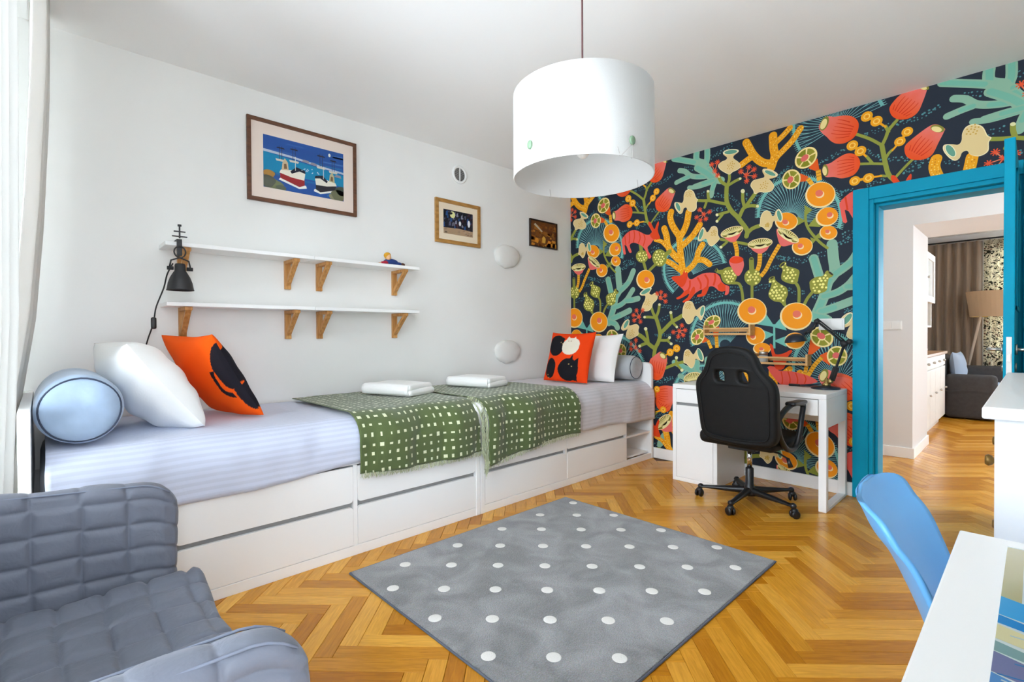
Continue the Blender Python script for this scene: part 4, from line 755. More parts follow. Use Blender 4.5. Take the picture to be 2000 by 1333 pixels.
# ------------------------------------------------------------------ wall shelves
bracket_m = wood_mat('pine_bracket', (172, 116, 56), (206, 154, 90), .5, (12, 12, 1.5), 5)
def wall_shelf(y0, y1, zt, label):
    r = thing('wall_shelf', (0, (y0+y1)/2, zt-.022), label, 'shelf', 'white shelves on wooden brackets')
    part('board', gloss_white, r, lambda b: b.box(.002, .205, y0+.0008, y1-.0008, zt-.022, zt), bevel=.002)
    for yb in (y0+.105, y1-.105):
        z1 = zt-.0225; z0 = z1-.185
        br = part('bracket', bracket_m, r, lambda b: b.box(.0005, .024, yb-.019, yb+.019, z0, z1), bevel=.002)
        part('bracket_arm', bracket_m, br, lambda b: b.box(.024, .185, yb-.019, yb+.019, z1-.02, z1), bevel=.002)
        def brace(b):
            a0, a1 = Vector((.024, 0, z0+.028)), Vector((.176, 0, z1-.02)); w2 = .014
            b.add([(.024, yb-w2, z0+.02), (.024, yb+w2, z0+.02), (.024, yb+w2, z0+.052), (.024, yb-w2, z0+.052), (.183, yb-w2, z1-.020), (.183, yb+w2, z1-.020), (.155, yb+w2, z1-.020), (.155, yb-w2, z1-.020)],
                  [(0,1,2,3),(4,7,6,5),(0,4,5,1),(1,5,6,2),(2,6,7,3),(3,7,4,0)])
        part('brace', bracket_m, br, brace)
        part('fixing_cap', mat('cap_grey', (150, 150, 150), .5), br, lambda b: b.box(.0005, .008, yb-.02, yb+.02, zt+.0005, zt+.012))
wall_shelf(-3.615, -2.813, 1.655, 'upper white wall shelf carrying the black clamp lamp')
wall_shelf(-2.813, -2.020, 1.655, 'upper white wall shelf with the small doll on it')
wall_shelf(-3.612, -2.813, 1.328, 'empty lower white wall shelf above the orange cushion')
wall_shelf(-2.813, -2.022, 1.328, 'empty lower white wall shelf below the doll shelf')

# clamp lamp on the upper shelf
cl = thing('clamp_lamp', (.20, -3.545, 1.655), 'black metal clamp spotlight clipped to the upper shelf end', 'lamp')
lx, ly = .262, -3.558
part('clamp', black_metal, cl, lambda b: [b.box(.15, .255, ly-.012, ly+.012, 1.6552, 1.6622), b.box(.247, .255, ly-.012, ly+.012, 1.575, 1.6552), b.box(.19, .247, ly-.008, ly+.008, 1.575, 1.583)], bevel=.001)
part('clamp_screw', black_metal, cl, lambda b: [b.tube([(lx-.02, ly, 1.583), (lx-.02, ly, 1.632)], .005, 8), b.cyl(.011, 1.628, 1.633, (lx-.02, ly, 0), 12), b.tube([(lx, ly, 1.665), (lx, ly, 1.735)], .004, 8), b.cyl(.009, 1.728, 1.738, (lx, ly, 0), 10), b.box(lx-.006, lx+.006, ly-.026, ly+.026, 1.698, 1.703), b.box(lx-.006, lx+.006, ly-.034, ly+.034, 1.672, 1.677)], smooth=False)
def ring(b):
    b.tube([(lx, ly+.026*math.sin(2*PI*i/20), 1.592+.03*math.cos(2*PI*i/20)) for i in range(21)], .0038, 6, False)
    b.tube([(lx, ly-.048, 1.505), (lx, ly-.04, 1.545), (lx, ly, 1.562), (lx, ly+.04, 1.545), (lx, ly+.048, 1.505)], .0042, 8)
    for s in (-1, 1): b.cyl(.010, s*.03, s*.058, (lx, ly, 1.503), 10, 'y')
part('yoke', black_metal, cl, ring, smooth=True)
shp = [(.0, 1.530), (.021, 1.529), (.025, 1.521), (.026, 1.490), (.034, 1.478), (.046, 1.455), (.056, 1.425), (.061, 1.395), (.064, 1.386), (.0625, 1.386), (.059, 1.397), (.053, 1.425), (.043, 1.455), (.03, 1.478), (.0, 1.485)]
part('lamp_shade', black_metal, cl, lambda b: b.lathe(shp, (lx, ly, 0), 32), smooth=True)
part('bulb', mat('bulb_glass', (235, 232, 224), .2), cl, lambda b: b.ball((lx, ly, 1.435), (.022, .022, .03)), smooth=True)
cordp = cr([(lx-.01, ly-.03, 1.53), (lx-.02, ly-.055, 1.47), (lx-.05, ly-.066, 1.40), (.19, -3.655, 1.30), (.19, -3.665, 1.235), (.17, -3.672, 1.19), (.15, -3.69, 1.12), (.12, -3.70, 1.05), (.06, -3.70, .93), (.03, -3.69, .72)], False, 4)
part('cord', black_plastic, cl, lambda b: b.tube(cordp, .0035, 6), smooth=True)
part('cord_switch', black_plastic, cl, lambda b: b.rbox((.188, -3.667, 1.212), (.022, .024, .062), .008, (2, 2, 2)), smooth=True)

# small doll on the shelf
dl = thing('doll', (.12, -2.235, 1.656), 'small blonde doll in blue lying on the upper shelf', 'doll')
part('body', mat('doll_blue', (28, 58, 120), .8), dl, lambda b: [b.ball((.12, -2.215, 1.682), (.034, .06, .026)), b.ball((.125, -2.165, 1.672), (.024, .05, .016))], smooth=True)
skin_m = mat('doll_skin', (226, 176, 130), .7)
part('head', skin_m, dl, lambda b: b.ball((.135, -2.243, 1.718), (.022, .021, .024)), smooth=True)
part('hand', skin_m, dl, lambda b: b.tube([(.13, -2.29, 1.672), (.135, -2.32, 1.664)], .006, 6), smooth=True)
part('hair', mat('doll_hair', (206, 150, 34), .9, bump=.6, bscale=160), dl, lambda b: [b.ball((.127, -2.246, 1.728), (.026, .027, .024)), b.ball((.12, -2.236, 1.716), (.02, .024, .024))], smooth=True)
part('red_sleeve', mat('doll_red', (170, 22, 48), .8), dl, lambda b: b.tube([(.13, -2.25, 1.678), (.135, -2.275, 1.672), (.135, -2.30, 1.670)], [.016, .013, .009], 8), smooth=True)
part('shoe', mat('doll_shoe', (86, 52, 30), .6), dl, lambda b: [b.ball((.135, -2.125, 1.671), (.016, .02, .013)), b.ball((.12, -2.150, 1.668), (.014, .02, .012))], smooth=True)

# ------------------------------------------------------------------ pictures
def picture(y0, y1, z0, z1, fw_, depth, fm, mat_c, mt, draw_fn, label):
    r = thing('framed_picture', (0, (y0+y1)/2, z0), label, 'picture', 'pictures on the bed wall')
    part('frame', fm, r, lambda b: b.box(.001, depth, y0, y0+fw_, z0, z1).box(.001, depth, y1-fw_, y1, z0, z1).box(.001, depth, y0+fw_, y1-fw_, z0, z0+fw_).box(.001, depth, y0+fw_, y1-fw_, z1-fw_, z1), bevel=.0015)
    if mt: part('mat_board', mat('mat_board', mat_c, .9), r, lambda b: b.box(.001, depth-.010, y0+fw_, y1-fw_, z0+fw_, z1-fw_))
    P = Print(); a, b_ = y0+fw_+mt, y1-fw_-mt; c, d = z0+fw_+mt, z1-fw_-mt
    draw_fn(P, lambda u, v: (a+(b_-a)*u, c+(d-c)*v), b_-a, d-c)
    o = P.build('print', print_mat('picture_ink', .5, .3), r, lambda x, y, q: (depth-.0095+q, x-(y0+y1)/2, y-z0), .00004)
    part('glazing', picture_glass, r, lambda b: b.box(depth-.005, depth-.004, y0+fw_, y1-fw_, z0+fw_, z1-fw_))
def boats(P, T, w_, h_):
    rn = random.Random(3)
    def pl(c, l, sub=0): P.poly(c, [T(*p) for p in l], sub)
    pl((36, 84, 158), [(0,0),(1,0),(1,1),(0,1)]); P.base = 1
    for i in range(26):
        v = rn.random(); u = rn.random(); q = rn.uniform(.05, .2)
        pl(mixc((22, 88, 150), (40, 120, 180), rn.random()) if v < .7 else mixc((34, 74, 150), (66, 116, 186), rn.random()), [(max(0, u-q), v), (min(1, u+q), v+.01), (min(1, u+q*.8), min(1, v+.04)), (max(0, u-q*.9), min(1, v+.03))])
    P.base = 2; pl((14, 134, 178), [(0,.32),(1,.30),(1,.54),(.6,.60),(0,.68)]); pl((186, 196, 212), [(0,.68),(.35,.66),(.7,.60),(1,.56),(1,.60),(.7,.64),(.35,.70),(0,.73)], 1)
    P.base = 3
    for u, v, s in ((.20, .80, .05), (.36, .83, .05), (.70, .83, .055), (.86, .79, .045)):
        for k in range(2):
            du = (k-.5)*.03; pl((54, 56, 70), [(u+du-.003, v-.22), (u+du+.003, v-.22), (u+du+.003, v+s), (u+du-.003, v+s)])
        pl((40, 40, 56), [(u-s, v-.005), (u+s, v-.005), (u+s*.8, v+.02), (u-s*.8, v+.02)], 1); pl((214, 206, 190), [(u-.05, v-.25), (u+.05, v-.25), (u+.06, v-.21), (u-.06, v-.21)], 1)
    for u, v in ((.5, .66), (.6, .64), (.92, .50)): pl((150, 140, 150), [(u-.05, v-.02), (u+.05, v-.03), (u+.04, v+.02), (u-.02, v+.03)])
    P.base = 4
    def boat(x, y, s, fl, hull, deck):
        q = lambda a, b: (x+fl*a*s, y+b*s*1.35)
        pl((238, 238, 232), [q(-.17, -.11), q(.1, -.20), q(.20, -.17), q(.19, -.13), q(-.15, -.08)])
        pl(hull, [q(-.15, -.08), q(.10, -.17), q(.17, -.13), q(.17, -.03), q(-.15, .01)], 1); pl((236, 230, 214), [q(-.16, .0), q(.0, -.04), q(.165, -.05), q(.18, .06), q(.08, .09), q(-.14, .05)], 2); pl((30, 32, 50), [q(.0, .02), q(.10, .08), q(.185, .06), q(.175, .11), q(.06, .14), q(-.02, .05)], 3)
        P.base += 1; pl(deck, [q(-.13, .05), q(-.04, .06), q(-.05, .18), q(-.09, .24), q(-.12, .16)]); pl((120, 90, 60), [q(-.10, .07), q(-.06, .08), q(-.07, .16), q(-.10, .15)], 1); pl((226, 226, 214), [q(.045, .08), q(.053, .08), q(.053, .30), q(.045, .30)], 1); P.base -= 1
    boat(.33, .33, .92, 1, (158, 40, 44), (206, 184, 150)); boat(.77, .29, .84, -1, (44, 42, 52), (190, 182, 140))
    P.base = 6
    for u, v, rr, c in ((.04, .12, .10, (92, 96, 82)), (.06, .26, .07, (176, 130, 60)), (.13, .05, .10, (120, 126, 90)), (.20, .02, .06, (96, 104, 86)), (.93, .10, .10, (110, 112, 84)), (.97, .2, .08, (76, 84, 72)), (.87, .05, .07, (140, 138, 110))):
        pts = [(min(1, max(0, u+rr*math.cos(a)*(1+.15*math.sin(3*a)))), max(0, v+rr*1.2*math.sin(a))) for a in [2*PI*i/14 for i in range(14)]]; pl(c, pts, rn.randint(0, 2))
    for i in range(14): u, v = rn.uniform(.44, .66), rn.uniform(.42, .52); pl((232, 236, 240), [(u, v), (u+.02, v+.008), (u+.012, v+.02)])
    P.ell((240, 240, 224), *T(.81, .90), (.008, 0), (0, .012))
def night(P, T, w_, h_):
    rn = random.Random(5); pl = lambda c, l, s=0: P.poly(c, [T(*p) for p in l], s)
    pl((34, 34, 46), [(0,0),(1,0),(1,1),(0,1)]); P.base = 1; pl((176, 148, 118), [(0,0),(1,0),(1,.24),(.5,.28),(0,.24)])
    for i in range(60):
        u, v, c = rn.random(), rn.uniform(.28, .95), rn.choice([(60, 62, 84), (98, 100, 126), (22, 22, 30), (70, 40, 52), (44, 84, 140), (140, 140, 160)]); s = rn.uniform(.03, .09)
        pl(c, [(max(0, u-s*.5), v-s), (min(1, u+s*.5), max(.25, v-s*.8)), (min(1, u+s*.4), min(1, v+s*1.6)), (max(0, u-s*.3), min(1, v+s))], rn.randint(0, 2))
    P.base = 2; P.ell((226, 224, 160), *T(.30, .82), (.028, 0), (0, .028)); P.ell((30, 30, 40), *T(.24, .86), (.02, .004), (0, .01), 1); P.ell((236, 236, 240), *T(.55, .5), (.012, 0), (0, .02)); P.ell((236, 236, 240), *T(.86, .55), (.014, 0), (0, .03))
    for i in range(14): u, v = rn.random()*.95, rn.uniform(.02, .2); pl(mixc((128, 104, 90), (206, 180, 150), rn.random()), [(u, v), (min(1, u+.1), v), (min(1, u+.07), v+.06)])
def amber(P, T, w_, h_):
    rn = random.Random(9); pl = lambda c, l, s=0: P.poly(c, [T(*p) for p in l], s)
    pl((120, 74, 40), [(0,0),(1,0),(1,1),(0,1)]); P.base = 1
    for i in range(70):
        u, v = rn.random(), rn.random(); c = mixc((110, 60, 26), (255, 176, 60), rn.random()**1.1*(1.3-v)); s = rn.uniform(.03, .12)
        pl(c, [(max(0, u-s), max(0, v-s*.6)), (min(1, u+s*.7), max(0, v-s)), (min(1, u+s), min(1, v+s*.7)), (max(0, u-s*.4), min(1, v+s))], rn.randint(0, 3))
    P.base = 2; pl((214, 204, 180), [(.12, .84), (.18, .90), (.46, .62), (.42, .58)]); pl((236, 190, 80), [(.44, .16), (.56, .14), (.58, .34), (.50, .44), (.44, .32)])
walnut = wood_mat('walnut_frame', (84, 50, 30), (112, 70, 44), .45, (6, 1.5, 6), 8); gold_oak = wood_mat('gold_oak_frame', (150, 106, 48), (182, 134, 70), .45, (6, 1.5, 6), 8); darkwood = mat('dark_frame', (40, 26, 20), .4)
picture(-3.155, -2.429, 2.001, 2.529, .024, .022, walnut, (232, 216, 204), .072, boats, 'large walnut framed painting of fishing boats on blue sea')
picture(-1.741, -1.264, 1.911, 2.277, .030, .022, gold_oak, (236, 220, 194), .052, night, 'oak framed print of a dark moonlit night scene')
picture(-.634, -.2365, 2.009, 2.278, .012, .022, darkwood, (0, 0, 0), 0, amber, 'small dark framed amber brown picture nearest the mural')

# round air vent
vt = thing('air_vent', (0, -1.481, 2.445), 'round white air vent grille high on the bed wall', 'vent')
part('rim', plastic_white, vt, lambda b: b.lathe([(.056, .001), (.079, .001), (.079, .006), (.074, .012), (.060, .012), (.056, .006)], (0, -1.481, 2.517), 36, 'x'), smooth=True)
part('duct', mat('vent_dark', (40, 40, 40), .9), vt, lambda b: b.cyl(.057, .0012, .002, (0, -1.481, 2.517), 30, 'x'))
for i in range(13):
    zz = -.050+.1*i/12; hw = math.sqrt(max(0, .057**2-zz**2)); 
    if hw > .01: part('slat', plastic_white, vt, lambda b: b.add([(.003, -1.481-hw, 2.517+zz-.001), (.003, -1.481+hw, 2.517+zz-.001), (.010, -1.481+hw, 2.517+zz-.0035), (.010, -1.481-hw, 2.517+zz-.0035), (.003, -1.481-hw, 2.517+zz+.0005), (.003, -1.481+hw, 2.517+zz+.0005), (.010, -1.481+hw, 2.517+zz-.002), (.010, -1.481-hw, 2.517+zz-.002)], [(0,1,2,3),(4,7,6,5),(0,4,5,1),(1,5,6,2),(2,6,7,3),(3,7,4,0)]))
part('grille_bar', plastic_white, vt, lambda b: b.box(.003, .0115, -1.485, -1.477, 2.462, 2.572))

# cloud shaped wall lamps
cloud_m = mat('cloud_shade', (238, 237, 233), .7, bump=.25, bscale=30, trans=.2)
def cloud(z, label):
    yc = -.942; r = thing('cloud_lamp', (0, yc, z), label, 'lamp', 'cloud wall lamps')
    def rad(a):
        x, y = math.cos(a), math.sin(a); q = 1.0/math.sqrt((x/.155)**2+(y/.108)**2)
        return q*(1+.022*math.sin(3*a+.6)+.022*math.sin(7*a+1)+.018*math.sin(13*a)*(1 if y < .3 else .4))
    def f(u, v):
        a = 2*PI*u; q = math.sin(PI/2*v); d = .058*math.cos(PI/2*v)**.6 if v < .999 else 0
        puff = 1+.07*math.sin(9*a+1)*v*v
        return (.004+d*puff, yc+rad(a)*q*math.cos(a), z+rad(a)*q*math.sin(a))
    MB().grid(f, 56, 14, cu=True).build('shade', cloud_m, r, smooth=True)
    part('backplate', plastic_white, r, lambda b: b.cyl(.06, .0005, .006, (0, yc, z), 24, 'x'))
cloud(1.872, 'puffy white cloud wall lamp beneath the amber picture'); cloud(.985, 'puffy white cloud wall lamp just above the bed')

# ------------------------------------------------------------------ pendant lamp
PC = (2.17, -2.53); PR, PZ0, PZ1 = .275, 1.757, 2.083
pd = thing('pendant_lamp', (PC[0], PC[1], PZ0), 'large white drum pendant lamp hanging from the ceiling', 'lamp')
shade_m = mat('shade_fabric', (220, 220, 218), .8, bump=.08, bscale=300, trans=.2)
part('drum_shade', shade_m, pd, lambda b: b.lathe([(PR, PZ0), (PR, PZ1), (PR-.003, PZ1), (PR-.003, PZ0), (PR, PZ0)], (PC[0], PC[1], 0), 72), smooth=False)
for p in bpy.data.objects[pd.children[0].name].data.polygons: p.use_smooth = abs(p.normal.z) < .5
part('cord', mat('brown_cord', (96, 66, 66), .8), pd, lambda b: b.tube([(PC[0], PC[1], PZ1-.1), (PC[0], PC[1], H-.03)], .004, 8), smooth=True)
part('canopy', plastic_white, pd, lambda b: b.lathe([(.0, H-.045), (.03, H-.04), (.052, H-.015), (.055, H-.0005), (0, H-.0005)], (PC[0], PC[1], 0), 32), smooth=True)
part('spider', plastic_white, pd, lambda b: [b.tube([(PC[0], PC[1], PZ1-.1), (PC[0]+PR*math.cos(a), PC[1]+PR*math.sin(a), PZ1-.012)], .002, 6) for a in (0.3, 0.3+2*PI/3, 0.3+4*PI/3)])
part('lamp_holder', plastic_white, pd, lambda b: b.cyl(.02, PZ1-.17, PZ1-.1, (PC[0], PC[1], 0), 16), smooth=True)
part('bulb', mat('bulb_white', (244, 242, 236), .3), pd, lambda b: b.ball((PC[0], PC[1], PZ1-.205), (.03, .03, .042)), smooth=True)
stone = mat('green_stone', (108, 134, 108), .4, var=.15, vscale=40); thread = mat('thread', (176, 170, 166), .6)
for k, (an, zz) in enumerate(((-94.7, 1.827), (-13.4, 1.815), (70, 1.82), (160, 1.82))):
    a = math.radians(an); ca, sa = math.cos(a), math.sin(a); q = lambda rr, t, z: (PC[0]+rr*ca-t*sa, PC[1]+rr*sa+t*ca, z)
    b = MB(); b.grid(lambda u, v: q(PR+.0005+.009*math.cos(PI/2*v)**.5 if v < 1 else PR+.0005, .0125*math.sin(PI/2*v)*math.cos(2*PI*u), zz+.0165*math.sin(PI/2*v)*math.sin(2*PI*u)), 20, 6, cu=True); b.build('stone_button', stone, pd, smooth=True)
    b = MB(); b.tube([q(PR+.004, 0, zz-.012), q(PR+.002, .002, PZ0-.003)], .0008, 5); b.tube([q(PR+.004, 0, zz-.012), q(PR+.002, -.05, PZ0-.003)], .0008, 5)
    b.tube([q(PR-.006, .002, PZ0-.003), q(PR-.006, .006, PZ0+.03)], .0009, 5); b.tube([q(PR-.006, -.05, PZ0-.003), q(PR-.006, -.06, PZ0+.028)], .0009, 5); b.build('thread', thread, pd)
# ------------------------------------------------------------------ desk
X0, YB, YF = 1.456, -0.020, -0.519; X1 = X0+1.050; TH = .75
dk = thing('desk', ((X0+X1)/2, (YB+YF)/2, 0), 'white desk with cabinet and drawers against the mural', 'desk')
CX = X0+.352
part('desk_top', white_furn, dk, lambda b: b.box(X0, X1, YF, YB, TH-.034, TH), bevel=.004)
part('cabinet', white_furn, dk, lambda b: b.box(X0, X0+.03, YF, YB, 0, TH-.034).box(CX-.03, CX, YF, YB, 0, TH-.034).box(X0+.03, CX-.03, YF, YB, 0, .03).box(X0+.03, CX-.03, YB-.015, YB, .03, TH-.034), bevel=.002)
part('gap_shade_sheet', gap_shade, dk, lambda b: b.box(X0+.03, CX-.03, YF+.025, YF+.04, .032, TH-.036))  # grey sheet behind the fronts, coloured as the shade in the gap
part('cabinet_door', white_furn, dk, lambda b: b.box(X0+.032, CX-.032, YF+.001, YF+.018, .032, .588), bevel=.002)
part('drawer', white_furn, dk, lambda b: b.box(X0+.032, CX-.032, YF+.001, YF+.018, .610, .712), bevel=.002)
dr2 = part('drawer', white_furn, dk, lambda b: b.box(CX+.003, X1-.048, YF+.001, YF+.018, .610, .712), bevel=.002)
part('drawer_box', white_furn, dr2, lambda b: b.box(CX+.01, X1-.055, YF+.0185, YB-.03, .618, .708))
part('back_rail', white_furn, dk, lambda b: b.box(CX, X1-.045, YB-.018, YB-.002, .50, TH-.034))
part('side_panel', white_furn, dk, lambda b: b.box(X1-.045, X1, YF+.045, YB-.045, .535, TH-.034), bevel=.002)
part('front_leg', white_furn, dk, lambda b: b.box(X1-.045, X1, YF, YF+.045, 0, TH-.034), bevel=.003)
part('back_leg', white_furn, dk, lambda b: b.box(X1-.045, X1, YB-.045, YB, 0, TH-.034), bevel=.003)
part('foot_rail', white_furn, dk, lambda b: b.box(X1-.045, X1, YF+.045, YB-.045, 0, .022), bevel=.002)

# ------------------------------------------------------------------ desk lamp
dlm = mat('dark_blue_enamel', (28, 38, 52), .28); brass = mat('brass', (196, 170, 110), .28, metal=1.0)
lp = thing('desk_lamp', (2.402, -.135, TH), 'dark jointed desk lamp with round shade on the desk', 'lamp'); ya = -.135
part('lamp_base', dlm, lp, lambda b: b.lathe([(0, TH), (.088, TH), (.090, TH+.006), (.085, TH+.014), (.03, TH+.022), (0, TH+.022)], (2.402, ya, 0), 36), smooth=True)
part('base_joint', brass, lp, lambda b: [b.lathe([(0, TH+.02), (.026, TH+.02), (.026, TH+.035), (.012, TH+.045), (.01, TH+.075), (0, TH+.078)], (2.408, ya, 0), 20), b.cyl(.017, -.018, .018, (2.432, ya, TH+.055), 16, 'y')], smooth=True)
e0, e1, e2 = (2.440, ya, .812), (2.515, ya, 1.066), (2.350, ya, 1.222)
part('lower_arm', black_metal, lp, lambda b: [b.tube([(e0[0]+d, ya+o, e0[2]), (e1[0]+d, ya+o, e1[2])], .0055, 8) for d, o in ((0, .014), (0, -.014))] + [b.tube([e0, tuple(e0[i]+(e1[i]-e0[i])*.36 for i in range(3))], .019, 10)], smooth=True)
part('elbow', black_metal, lp, lambda b: [b.cyl(.020, -.024, .024, e1, 16, 'y'), b.cyl(.017, -.022, .022, (e1[0]+.03, ya, e1[2]+.014), 16, 'y')], smooth=True)
part('upper_arm', black_metal, lp, lambda b: [b.tube([(e1[0], ya+o, e1[2]+d), (e2[0], ya+o, e2[2]+d)], .0052, 8) for d, o in ((.0, .014), (.0, -.014), (.02, 0))], smooth=True)
part('wrist', black_metal, lp, lambda b: [b.cyl(.016, -.02, .02, e2, 14, 'y'), b.tube([e2, (2.33, ya, 1.175), (2.272, ya, 1.135)], .010, 8), b.cyl(.012, -.02, .02, (2.30, ya, 1.15), 12, 'y')], smooth=True)
def dshade(b):
    c = Vector((2.215, ya, 1.075)); tl = math.radians(-7)
    def f(u, v, r):
        a = 2*PI*u; ph = PI/2*v; p = Vector((r*math.sin(ph)*math.cos(a), r*math.sin(ph)*math.sin(a), r*.86*math.cos(ph)))
        return c+Vector((p.x*math.cos(tl)+p.z*math.sin(tl), p.y, -p.x*math.sin(tl)+p.z*math.cos(tl)))
    b.grid(lambda u, v: f(u, v, .072), 36, 12, cu=True); b.grid(lambda u, v: f(u, v, .069), 36, 12, cu=True)
part('lamp_shade', dlm, lp, dshade, smooth=True)
part('lamp_cord', black_plastic, lp, lambda b: b.tube(cr([(2.33, ya+.05, TH+.004), (2.27, -.11, TH+.0035), (2.22, -.10, TH+.0035), (2.17, -.07, TH+.0035)], False, 4), .003, 6), smooth=True)
part('cord_switch', black_plastic, lp, lambda b: b.rbox((2.19, -.085, TH+.009), (.075, .022, .017), .006, (2, 2, 2)), smooth=True)

# ------------------------------------------------------------------ wooden spice racks on the mural wall
birch = wood_mat('birch', (200, 150, 88), (224, 178, 116), .5, (1.5, 10, 10), 6)
def rack(x0, x1, z0, z1, label):
    r = thing('wall_rack', ((x0+x1)/2, 0, z0), label, 'rack', 'small wooden racks on the mural wall')
    for x in (x0, x1-.014): part('end_panel', birch, r, lambda b: b.box(x, x+.014, -.100, -.006, z0, z1), bevel=.0015)
    part('bottom', birch, r, lambda b: b.box(x0+.014, x1-.014, -.094, -.012, z0+.004, z0+.011))
    for z in (z0+.008, z0+.050): part('front_rail', birch, r, lambda b: b.box(x0+.014, x1-.014, -.100, -.092, z, z+.013), bevel=.0015)
    part('back_rail', birch, r, lambda b: b.box(x0+.014, x1-.014, -.014, -.006, z0+.03, z0+.06))
rack(1.502, 1.882, 1.124, 1.210, 'empty light wooden rack on the mural, the higher one'); rack(1.900, 2.280, .900, .984, 'light wooden rack on the mural holding a small jar')
jr = thing('jar', (1.962, -.052, .9112), 'small glass jar with steel lid in the lower rack', 'jar')
part('jar_body', mat('jar_glass', (176, 176, 170), .15), jr, lambda b: b.lathe([(0, .9112), (.03, .9112), (.034, .92), (.034, .965), (.028, .972), (0, .972)], (1.962, -.052, 0), 24), smooth=True)
part('lid', steel, jr, lambda b: b.lathe([(0, .9722), (.031, .9722), (.031, .995), (.029, .998), (0, .998)], (1.962, -.052, 0), 24), smooth=True)
# switch and socket plate
sw = thing('socket_plate', (2.407, 0, 1.161), 'white multi socket plate on the mural beside the door frame', 'socket')
part('plate', plastic_white, sw, lambda b: b.box(2.327, 2.487, -.013, -.0045, 1.161, 1.243), bevel=.003)
for i in range(2): part('rocker', plastic_white, sw, lambda b: b.box(2.334+.0745*i, 2.334+.0745*i+.066, -.016, -.0125, 1.170, 1.234), bevel=.002)

# ------------------------------------------------------------------ black office chair
GC = (2.092, -.660); gch = thing('office_chair', (GC[0], GC[1], 0), 'black high back office chair on castors at the desk', 'chair', rz=math.radians(-4))
leather = mat('black_leather', (15, 15, 16), .6, var=.2, vscale=30, bump=.12, bscale=240, spec=.3)
frame_p = mat('chair_plastic', (24, 24, 27), .38)
angs = [math.radians(q+4) for q in (199, 271, 343, 55, 127)]
part('hub', frame_p, gch, lambda b: b.lathe([(0, .055), (.045, .058), (.05, .075), (.036, .105), (.026, .13), (.026, .235), (.022, .24), (0, .24)], (0,0,0), 24), smooth=True, local=True)
part('gas_lift', chrome, gch, lambda b: b.cyl(.016, .235, .375, (0,0,0), 20), smooth=True, local=True)
for a in angs:
    ca, sa = math.cos(a), math.sin(a)
    def leg(b):
        for s in range(1):
            b.grid(lambda u, v: (lambda r, hw, zt, zb: (lambda ph: (r*ca-math.cos(ph)*hw*sa, r*sa+math.cos(ph)*hw*ca, (zt+zb)/2+math.sin(ph)*(zt-zb)/2))(2*PI*v+PI/4))(.03+.28*u, .024-.006*u, .112-.030*u, .062+.002*u), 8, 12, cv=True)
            b.ball((.308*ca, .308*sa, .074), (.02, .02, .018), 12, 8)
    lg = part('base_leg', frame_p, gch, leg, smooth=True, local=True)
    cx, cy = .312*ca, .312*sa; t = a+1.1; px, py = -math.sin(t), math.cos(t)
    cs = part('castor', black_plastic, lg, lambda b: [b.tube([(cx, cy, .075), (cx, cy, .045)], .008, 8), b.ball((cx+.005*ca, cy+.005*sa, .046), (.022, .022, .020), 12, 8)], smooth=True, local=True)
    for s in (-1, 1):
        def wheel(b):
            c = Vector((cx+.006*ca+s*.015*px, cy+.006*sa+s*.015*py, .0262)); ax = Vector((px, py, 0)); q = Vector((0,0,1)).cross(ax)
            pr_ = [(0, -.009), (.018, -.009), (.025, -.005), (.026, 0), (.025, .005), (.018, .009), (0, .009)]
            b.grid(lambda u, v: c+ax*pr_[int(round(u*6))][1]+(q*math.cos(2*PI*v)+Vector((0,0,1))*math.sin(2*PI*v))*pr_[int(round(u*6))][0], 6, 20, cv=True)
        part('wheel', black_plastic, lg, wheel, smooth=True, local=True)
part('mechanism', frame_p, gch, lambda b: b.box(-.09, .09, -.12, .09, .372, .402), bevel=.006, local=True)
part('tilt_lever', frame_p, gch, lambda b: [b.tube([(.08, -.02, .385), (.20, -.03, .375), (.255, -.035, .352)], .006, 8), b.tube([(.255, -.035, .355), (.275, -.038, .30)], [.010, .016], 8)], smooth=True, local=True)
part('seat', leather, gch, lambda b: b.rbox((0, .02, .445), (.50, .48, .085), .04, (10, 10, 3), lambda o, nn: .006*math.sin(20*o.x)*max(0, nn.z)), smooth=True, local=True)
half = [(0, 1.058), (.05, 1.056), (.10, 1.044), (.140, 1.015), (.158, .975), (.176, .925), (.206, .880), (.236, .845), (.250, .805), (.251, .74), (.246, .64), (.243, .56), (.238, .50), (.22, .462), (.18, .448), (.09, .440), (0, .438)]
half = [(max(0, x-.018*(1 if x > 0 else 0)), .745+(z-.745)*.938) for x, z in half]
outl = cr([(x, z) for x, z in half] + [(-x, z) for x, z in half[-2:0:-1]], True, 2)
def hole(s): return [(s*.074+.050*math.copysign(abs(math.cos(a))**.7, math.cos(a))*(1), .872+.054*math.copysign(abs(math.sin(a))**.7, math.sin(a))-.10*(s*.05*math.cos(a))*s) for a in [2*PI*i/20 for i in range(20)]]
def bk(a, b, d): return (a+.045, -.245-.16*max(0, b-.44)-d*.9+.35*a*a*0.6, b)
bko = outline('backrest', [outl, hole(-1), hole(1)], .018, .022, leather, gch, bk, local=True, bres=4)
for p in bko.data.polygons: p.use_smooth = True
part('back_seam', leather, gch, lambda b: b.tube([bk(x*.93, .745+(z-.745)*.945, 0.0405) for x, z in outl]+[bk(outl[0][0]*.93, .745+(outl[0][1]-.745)*.945, .0405)], .0045, 6, False), smooth=True, local=True)
